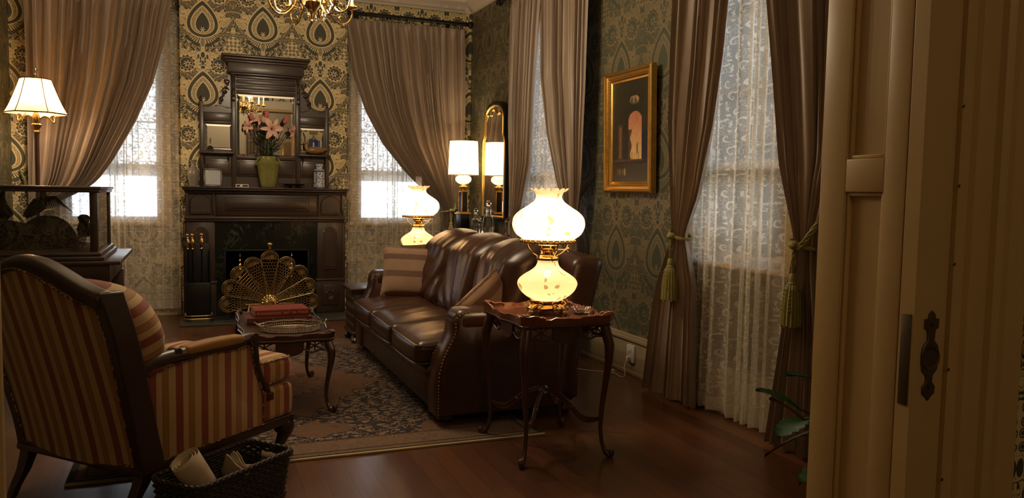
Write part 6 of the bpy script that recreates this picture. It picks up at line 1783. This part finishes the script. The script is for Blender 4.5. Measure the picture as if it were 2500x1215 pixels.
t = thing('tall_wall_mirror', 'tall arched mirror with a black and gilt frame on the side wall', 'mirror', (3.15, 8.28, 1.08))
yc = 8.28
def mprof(o):
    """outline of the mirror in (y, z), offset outward by o"""
    hw0, hw1 = .375 + o, .325 + o
    R_ = [(yc - hw0, 1.085 - o), (yc + hw0, 1.085 - o), (yc + hw0, 1.93), (yc + hw0 - .01, 1.98), (yc + hw1 + .005, 2.02), (yc + hw1 + .004, 2.06), (yc + hw1, 2.20)]
    for k in range(1, 8):
        q = k / 8 * PI / 2
        R_.append((yc + (hw1) * math.cos(q) ** .8, 2.20 + (.20 + o) * math.sin(q) ** .9))
    R_.append((yc, 2.405 + o))
    L_ = [(2 * yc - y, z) for y, z in R_[::-1][1:-1]]
    return R_[1:] + L_ + [R_[0]]
O_, I_ = mprof(.0), mprof(-.06)
m = MB()
vs = []; n = len(O_)
for (P_, x) in ((O_, 3.19), (O_, 3.122), (mprof(-.012), 3.116), (mprof(-.030), 3.114), (mprof(-.036), 3.116), (mprof(-.042), 3.108), (mprof(-.052), 3.112), (mprof(-.06), 3.126)): vs += [(x, y, z) for y, z in P_]
fs = [(r * n + i, r * n + (i + 1) % n, (r + 1) * n + (i + 1) % n, (r + 1) * n + i) for r in range(7) for i in range(n)]
ob = MB().add(vs, [f for f in fs if f[0] < 4 * n]); ob.build('black_frame', M['black'], t, world=True, angle=50)
MB().add(vs, [f for f in fs if f[0] >= 4 * n]).build('gilt_moulding', M['gold'], t, world=True, angle=50)
m = MB(); m.prism([(y, z) for y, z in mprof(-.055)], 3.124, 3.130, 'x'); m.build('mirror_glass', M['mirror'], t, world=True, smooth=False)
m = MB()
for s in (-1, 1):
    m.tube(rope_pts([(3.118, yc + s * .27, 2.20), (3.116, yc + s * .20, 2.27), (3.116, yc + s * .11, 2.25), (3.116, yc + s * .05, 2.30), (3.116, yc, 2.32)], 16), .008, 6)
m.build('gilt_crest', M['gold'], t, world=True)

# ------------------------------------------------------------------ painting
t = thing('framed_painting', 'gold-framed painting of a ruined arcade at dusk on the side wall', 'painting', (3.17, 5.365, 1.415)); t.rotation_euler = (0, R3(-1.5), 0)
ya, yb_, za, zb = -.355, .355, 0.0, .945
m = MB(); prof_ = [(0, 0), (0, -.045), (.012, -.055), (.022, -.052), (.030, -.040), (.048, -.040), (.056, -.032), (.064, -.034), (.072, -.022), (.085, -.015), (.085, 0)]
vs = []
for (o, x) in prof_:
    vs += [(x, ya + o, za + o), (x, yb_ - o, za + o), (x, yb_ - o, zb - o), (x, ya + o, zb - o)]
fs = [(r * 4 + k, r * 4 + (k + 1) % 4, (r + 1) * 4 + (k + 1) % 4, (r + 1) * 4 + k) for r in range(len(prof_) - 1) for k in range(4)]
m.add(vs, fs)
for k in range(60):
    f = k / 60
    for (y, z) in ((ya + .052, lerp(za + .05, zb - .05, f)), (yb_ - .052, lerp(za + .05, zb - .05, f))): m.ball((-.039, y, z), (.004, .006, .006), 5, 4)
for k in range(42):
    f = k / 42
    for (y, z) in ((lerp(ya + .05, yb_ - .05, f), za + .052), (lerp(ya + .05, yb_ - .05, f), zb - .052)): m.ball((-.039, y, z), (.004, .006, .006), 5, 4)
m.build('gilt_frame', M['gold'], t, smooth=False)
# canvas: colours laid on a fine grid, a made-up ruin with a lit archway
NU, NV = 90, 150
m = MB(); m.grid(lambda u, v: (-.0150, lerp(yb_ - .083, ya + .083, u), lerp(za + .083, zb - .083, v)), NU, NV)
m.add([(0, ya + .08, za + .08), (0, yb_ - .08, za + .08), (0, yb_ - .08, zb - .08), (0, ya + .08, zb - .08)], [(0, 1, 2, 3)])
M['canvas'] = mat('oil_paint', (0.1, 0.08, 0.05), .35)
T.nt = M['canvas'].node_tree
va = node('ShaderNodeVertexColor'); va.layer_name = 'paint'; T.nt.links.new(va.outputs[0], T.nt.nodes['Principled BSDF'].inputs['Base Color'])
o = m.build('canvas', M['canvas'], t, smooth=False)
rs = np.random.RandomState(3)
def sm(a, k):
    for _ in range(k): a = (a + np.roll(a, 1, 0) + np.roll(a, -1, 0) + np.roll(a, 1, 1) + np.roll(a, -1, 1)) / 5
    return a
nz = sm(rs.rand(NV + 1, NU + 1), 3); nz = (nz - .5) * 3
UU, VV = np.meshgrid(np.linspace(0, 1, NU + 1), np.linspace(0, 1, NV + 1))
img = np.zeros((NV + 1, NU + 1, 3))
img[:] = (0.022, 0.020, 0.012)
img += (np.clip(nz, -.3, .5)[..., None] + .3) * np.array([.018, .014, .006])
def paintm(mask, c): 
    k = np.clip(1 + nz * .5, .5, 1.5)[..., None]; mk = mask[..., None]
    img[:] = np.where(mk, np.array(c) * k, img)
paintm((UU > .70) & (VV < .5), (.012, .014, .024)); paintm((VV < .18), (.045, .034, .018))
arch = ((UU > .46) & (UU < .82) & (VV > .22) & (VV < .60)) | ((((UU - .64) / .18) ** 2 + ((VV - .60) / .09) ** 2) < 1)
sky = arch & (UU > .46)
g = np.clip((VV - .22) / .42, 0, 1)[..., None]
img[:] = np.where(sky[..., None], (np.array([.80, .52, .20]) * (1 - g) + np.array([.55, .22, .13]) * g) * np.clip(1 + nz * .25, .8, 1.2)[..., None], img)
paintm(arch & (UU < .53 + .02 * np.sin(VV * 40)) & (VV < .52), (.10, .055, .03)); paintm((UU > .16) & (UU < .30) & (VV > .2) & (VV < .58), (.075, .05, .025)); paintm((UU > .20) & (UU < .26) & (VV > .24) & (VV < .55), (.22, .10, .045))
paintm((UU > .34) & (UU < .46) & (VV > .18) & (VV < .66), (.028, .022, .014))
for k in range(4): paintm((np.abs(UU - (.56 + .06 * k)) < .008) & (VV > .22) & (VV < .29), (.35, .2, .09))
paintm(arch & (((UU - .70) / .018) ** 2 + ((VV - .33) / .06) ** 2 < 1), (.12, .09, .04)); paintm((VV < .225) & (VV > .20) & (UU < .85), (.10, .055, .03))
occ = (((UU - .62) / .13) ** 2 + ((VV - .80) / .045) ** 2 < 1); img[:] = np.where(occ[..., None], np.array([.40, .26, .15]) * np.clip(1 + nz, .5, 1.5)[..., None], img)
paintm(occ & (VV < .80 + .03 * np.sin(UU * 60)), (.10, .085, .035))
for (cx, c) in ((.22, (.28, .10, .05)), (.30, (.10, .12, .07)), (.36, (.30, .22, .12)), (.16, (.12, .08, .04))): paintm(((UU - cx) / .028) ** 2 + ((VV - .10) / .035) ** 2 < 1, c)
ca = o.data.color_attributes.new('paint', 'FLOAT_COLOR', 'POINT')
buf = np.ones((len(o.data.vertices), 4), dtype=np.float32) * .05; buf[:(NU + 1) * (NV + 1), :3] = img.reshape(-1, 3)
ca.data.foreach_set('color', buf.ravel())

# ------------------------------------------------------------------ outlet, plug, cord
t = thing('wall_outlet', 'cream electrical outlet on the baseboard right of the small table', 'outlet', (3.155, 5.28, .17))
MB().box(3.150, 3.168, 5.225, 5.335, .10, .235, .005).build('cover_plate', M['white'], t, world=True)
for z in (.135, .195): MB().box(3.146, 3.152, 5.262, 5.298, z - .016, z + .016, .004).build('socket', M['white'], t, world=True)
m = MB(); m.box(3.12, 3.147, 5.268, 5.295, .120, .148, .006); m.tube(rope_pts([(3.125, 5.28, .13), (3.08, 5.24, .08), (3.06, 5.20, .012), (3.04, 5.26, .005), (3.05, 5.34, .005), (2.95, 5.45, .005), (2.80, 5.60, .005), (2.66, 5.55, .005)], 50), .004, 6)
m.box(3.02, 3.07, 5.36, 5.40, 0.002, .03, .008)
tag(m.build('extension_cord', M['white'], angle=60), 'white cord with plugs trailing from the outlet along the floor', 'cord')

# ------------------------------------------------------------------ leafy plant by the sliding door
t = thing('potted_plant', 'dark glossy houseplant peeking out left of the cream sliding door', 'plant', (2.62, 2.48, 0))
m = MB(); m.lathe([(0, .01), (.09, .0), (.11, .02), (.13, .20), (.14, .21), (.14, .23), (.12, .23), (.11, .19), (0, .19)], 32); m.build('pot', M['black'], t)
M['leaf'] = mat('glossy_green_leaf', rough=.25, fn=lambda: {'Base Color': mixc(noise(coord(), 30, 3), (0.012, 0.045, 0.014), (0.04, 0.12, 0.04))})
rd = random.Random(12)
spots = [((-.34, -.02, .50), (-1, -.3, .0)), ((-.20, -.15, .78), (-1, -.4, .3)), ((-.22, -.10, .33), (-1, -.5, -.3)), ((-.15, -.2, .15), (-1, -.8, -.2)), ((-.16, .05, .62), (-1, .2, .5))]
for k in range(16): spots.append(((rd.uniform(-.22, .2), rd.uniform(-.2, .2), rd.uniform(.25, .72)), (rd.uniform(-1, 1), rd.uniform(-1, .6), rd.uniform(-.2, .7))))
for k, (p, d) in enumerate(spots):
    m = MB(); m.tube(rope_pts([(0, 0, .18), (p[0] * .3, p[1] * .3, .18 + (p[2] - .1) * .6), p], 10), .004, 5); m.build('stem', M['leaf'], t)
    m = MB(); L = rd.uniform(.17, .24)
    q = Vector(p); dd = Vector(d).normalized(); s = dd.cross(Vector((0, 0, 1))).normalized(); vs = []; fs = []; n = 12
    for i in range(n + 1):
        f = i / n; c = q + dd * L * f - Vector((0, 0, .25 * L * f * f)); ww = .052 * math.sin(PI * min(1, .1 + .88 * f)) ** .6 * (1 + .16 * math.sin(i * 2.6)); ww = .001 if i == n else ww
        vs += [tuple(c - s * ww + Vector((0, 0, .012))), tuple(c), tuple(c + s * ww + Vector((0, 0, .012)))]
    for i in range(n):
        for j in (0, 1): fs.append((i * 3 + j, i * 3 + j + 1, i * 3 + 4 + j, i * 3 + 3 + j))
    m.add(vs, fs); m.build('leaf', M['leaf'], t, angle=180)

# ------------------------------------------------------------------ chandelier
t = thing('brass_chandelier', 'brass chandelier with scrolled arms hanging at the top of the view', 'chandelier', (.745, 5.40, 2.48), .35)
m = MB(); m.lathe([(0, 0), (.006, .004), (.011, .016), (.007, .028), (.014, .045), (.022, .062), (.012, .072), (.03, .085), (.05, .11), (.066, .135), (.062, .155), (.035, .175), (.018, .19), (.022, .22), (.014, .26), (.022, .34), (.034, .38), (.018, .42), (.010, .46), (.010, .60), (.028, .62), (.010, .64)], 40, fn=lambda r, z, a: (r * (1 + .03 * math.cos(12 * a) * (.09 < z < .13)), z)); m.build('turned_body', M['brass'], t)
m = MB(); m.tube([(0, 0, .64), (0, 0, 1.21)], .007, 8); m.lathe([(.01, 1.19), (.06, 1.225), (.07, 1.262), (.07, 1.275)], 28); m.build('hanging_stem', M['brass_old'], t)
for k in range(8):
    a = k * PI / 4; c, s_ = math.cos(a), math.sin(a)
    P = [(.045, .13), (.075, .185), (.10, .17), (.125, .10), (.175, .045), (.23, .03), (.275, .055), (.300, .10), (.298, .135)]
    if k % 2: P = [(.045, .14), (.08, .20), (.105, .19), (.13, .13), (.17, .085), (.205, .08), (.235, .10), (.25, .14), (.25, .165)]
    T3 = lambda r, z, o=0: (r * c - o * s_, r * s_ + o * c, z)
    m = MB(); m.tube(rope_pts([T3(r, z) for r, z in P], 40), .0062, 8)
    for off in (0.0,):
        q0 = P[3]; m.tube(rope_pts([T3(q0[0], q0[1]), T3(q0[0] + .02, q0[1] + .045), T3(q0[0] + .045, q0[1] + .04), T3(q0[0] + .042, q0[1] + .022)], 12), .0045, 6)
        q0 = P[5]; m.tube(rope_pts([T3(q0[0], q0[1]), T3(q0[0] - .03, q0[1] + .03), T3(q0[0] - .02, q0[1] + .052), T3(q0[0] - .005, q0[1] + .045)], 12), .0045, 6)
    m.build('scroll_arm', M['brass'], t)
    e = P[-1]
    m = MB(); m.lathe([(.006, 0), (.018, .006), (.038, .012), (.044, .020), (.040, .024), (.018, .018), (.016, .03), (.020, .036), (.014, .044)], 28, c=T3(*e), fn=lambda r, z, a: (r * (1 + .05 * math.cos(14 * a) * (r > .03)), z)); m.build('candle_cup', M['gold'], t)
    m = MB(); m.lathe([(.0115, .04), (.0115, .13), (.004, .135)], 16, c=T3(*e)); m.build('candle_sleeve', M['paper_w'], t)
    m = MB(); m.lathe([(.006, .133), (.014, .15), (.016, .165), (.010, .19), (.002, .215)], 14, c=T3(*e)); m.build('flame_bulb', M['bulb'], t)
    if k % 2 == 0: point_lamp('chandelier_light', T3(e[0], e[1] + .20), 30.0, (1.0, .78, .52), .03, t)
for k in range(3):
    q = thing('crystal_drop', ['clear glass drop hanging right of the chandelier centre', 'glass drop hanging behind the chandelier centre', 'glass drop hanging left of the chandelier centre'][k], 'crystal drop', (.77 + (.05, 0, -.05)[k], 5.40 + (-.02, .05, -.02)[k], 2.50), 0, 'glass drops on the chandelier')
    m = MB(); m.lathe([(0, 0), (.012, .012), (.018, .028), (.012, .045), (.002, .062)], 8); m.build('faceted_glass', M['crystal'], q, angle=10)
    m = MB(); m.tube([(0, 0, .06), (0, 0, .092)], .0012, 5); m.build('wire', M['brass'], q)

# ------------------------------------------------------------------ what the mirrors catch in the next room
t = thing('dark_drape', 'dark brown drape on the rear wall of the next room', 'curtain', (1.55, -3.3, 0))
mb = MB(); mb.grid(lambda u, v: (1.30 + u * .5, -3.30 + .03 * math.sin(u * 40), .02 + v * 3.0), 60, 6); mb.build('drape_panel', M['silk'], t, world=True)
t = thing('landscape_picture', 'pale landscape picture on the rear wall of the next room', 'painting', (2.5, -3.38, 1.9))
MB().box(-.30, .30, 0, .03, 0, .7, .004).build('frame', M['gold'], t)
MB().box(-.26, .26, .03, .034, .04, .66).build('canvas', mat('landscape_paint', rough=.6, fn=lambda: {'Base Color': mixc(noise(coord(), 8, 4), (.35, .22, .10), (.55, .42, .20))}), t, smooth=False)
bs = thing('wall_shelf', 'pale book shelf high on the doorway wall, reflected in the small right mirror', 'shelf', (2.35, 2.05, 2.08))
MB().box(2.15, 2.85, 1.972, 2.115, 2.06, 2.085, .003).build('board', M['cream'], bs, world=True)
rd = random.Random(2); x = 2.17; k = 0
cols = [(.02, .05, .22), (.55, .55, .55), (.02, .03, .10), (.04, .10, .35), (.5, .48, .42), (.03, .03, .05)]
words = ['navy', 'white', 'black', 'blue', 'grey', 'charcoal']
bm_ = [mat('shelf_book_' + words[i], cols[i], .5) for i in range(6)]
ordn = ['first', 'second', 'third', 'fourth', 'fifth', 'sixth', 'seventh', 'eighth', 'ninth', 'tenth', 'eleventh', 'twelfth']
while k < 12:
    th = rd.uniform(.03, .05); h_ = rd.uniform(.22, .30)
    q = thing('shelved_book', f'{words[k % 6]} book on the reflected shelf, {ordn[k]} from the doorway end', 'book', (x + th / 2, 2.043, 2.0855), 0, 'books on the reflected shelf')
    m = MB(); m.box(-th / 2, th / 2, -.068, .068, 0, h_, .004); m.build('binding', bm_[k % 6], q)
    m = MB(); m.box(-th / 2 + .004, th / 2 - .004, -.066, .066, h_ - .001, h_ + .0005); m.build('page_edges', M['paper_w'], q); x += th + .006; k += 1

# ceiling light of the next room, behind the camera
t = thing('ceiling_light', 'round milk-glass ceiling light in the next room behind the viewer', 'ceiling light', (0.9, -2.3, ZC))
MB().lathe([(0, -.14), (.10, -.12), (.16, -.07), (.17, -.02), (.16, 0)], 32).build('glass_bowl', M['drum'], t)
point_lamp('room_light', (0, 0, -.25), 19, (1.0, .74, .46), .12, t)
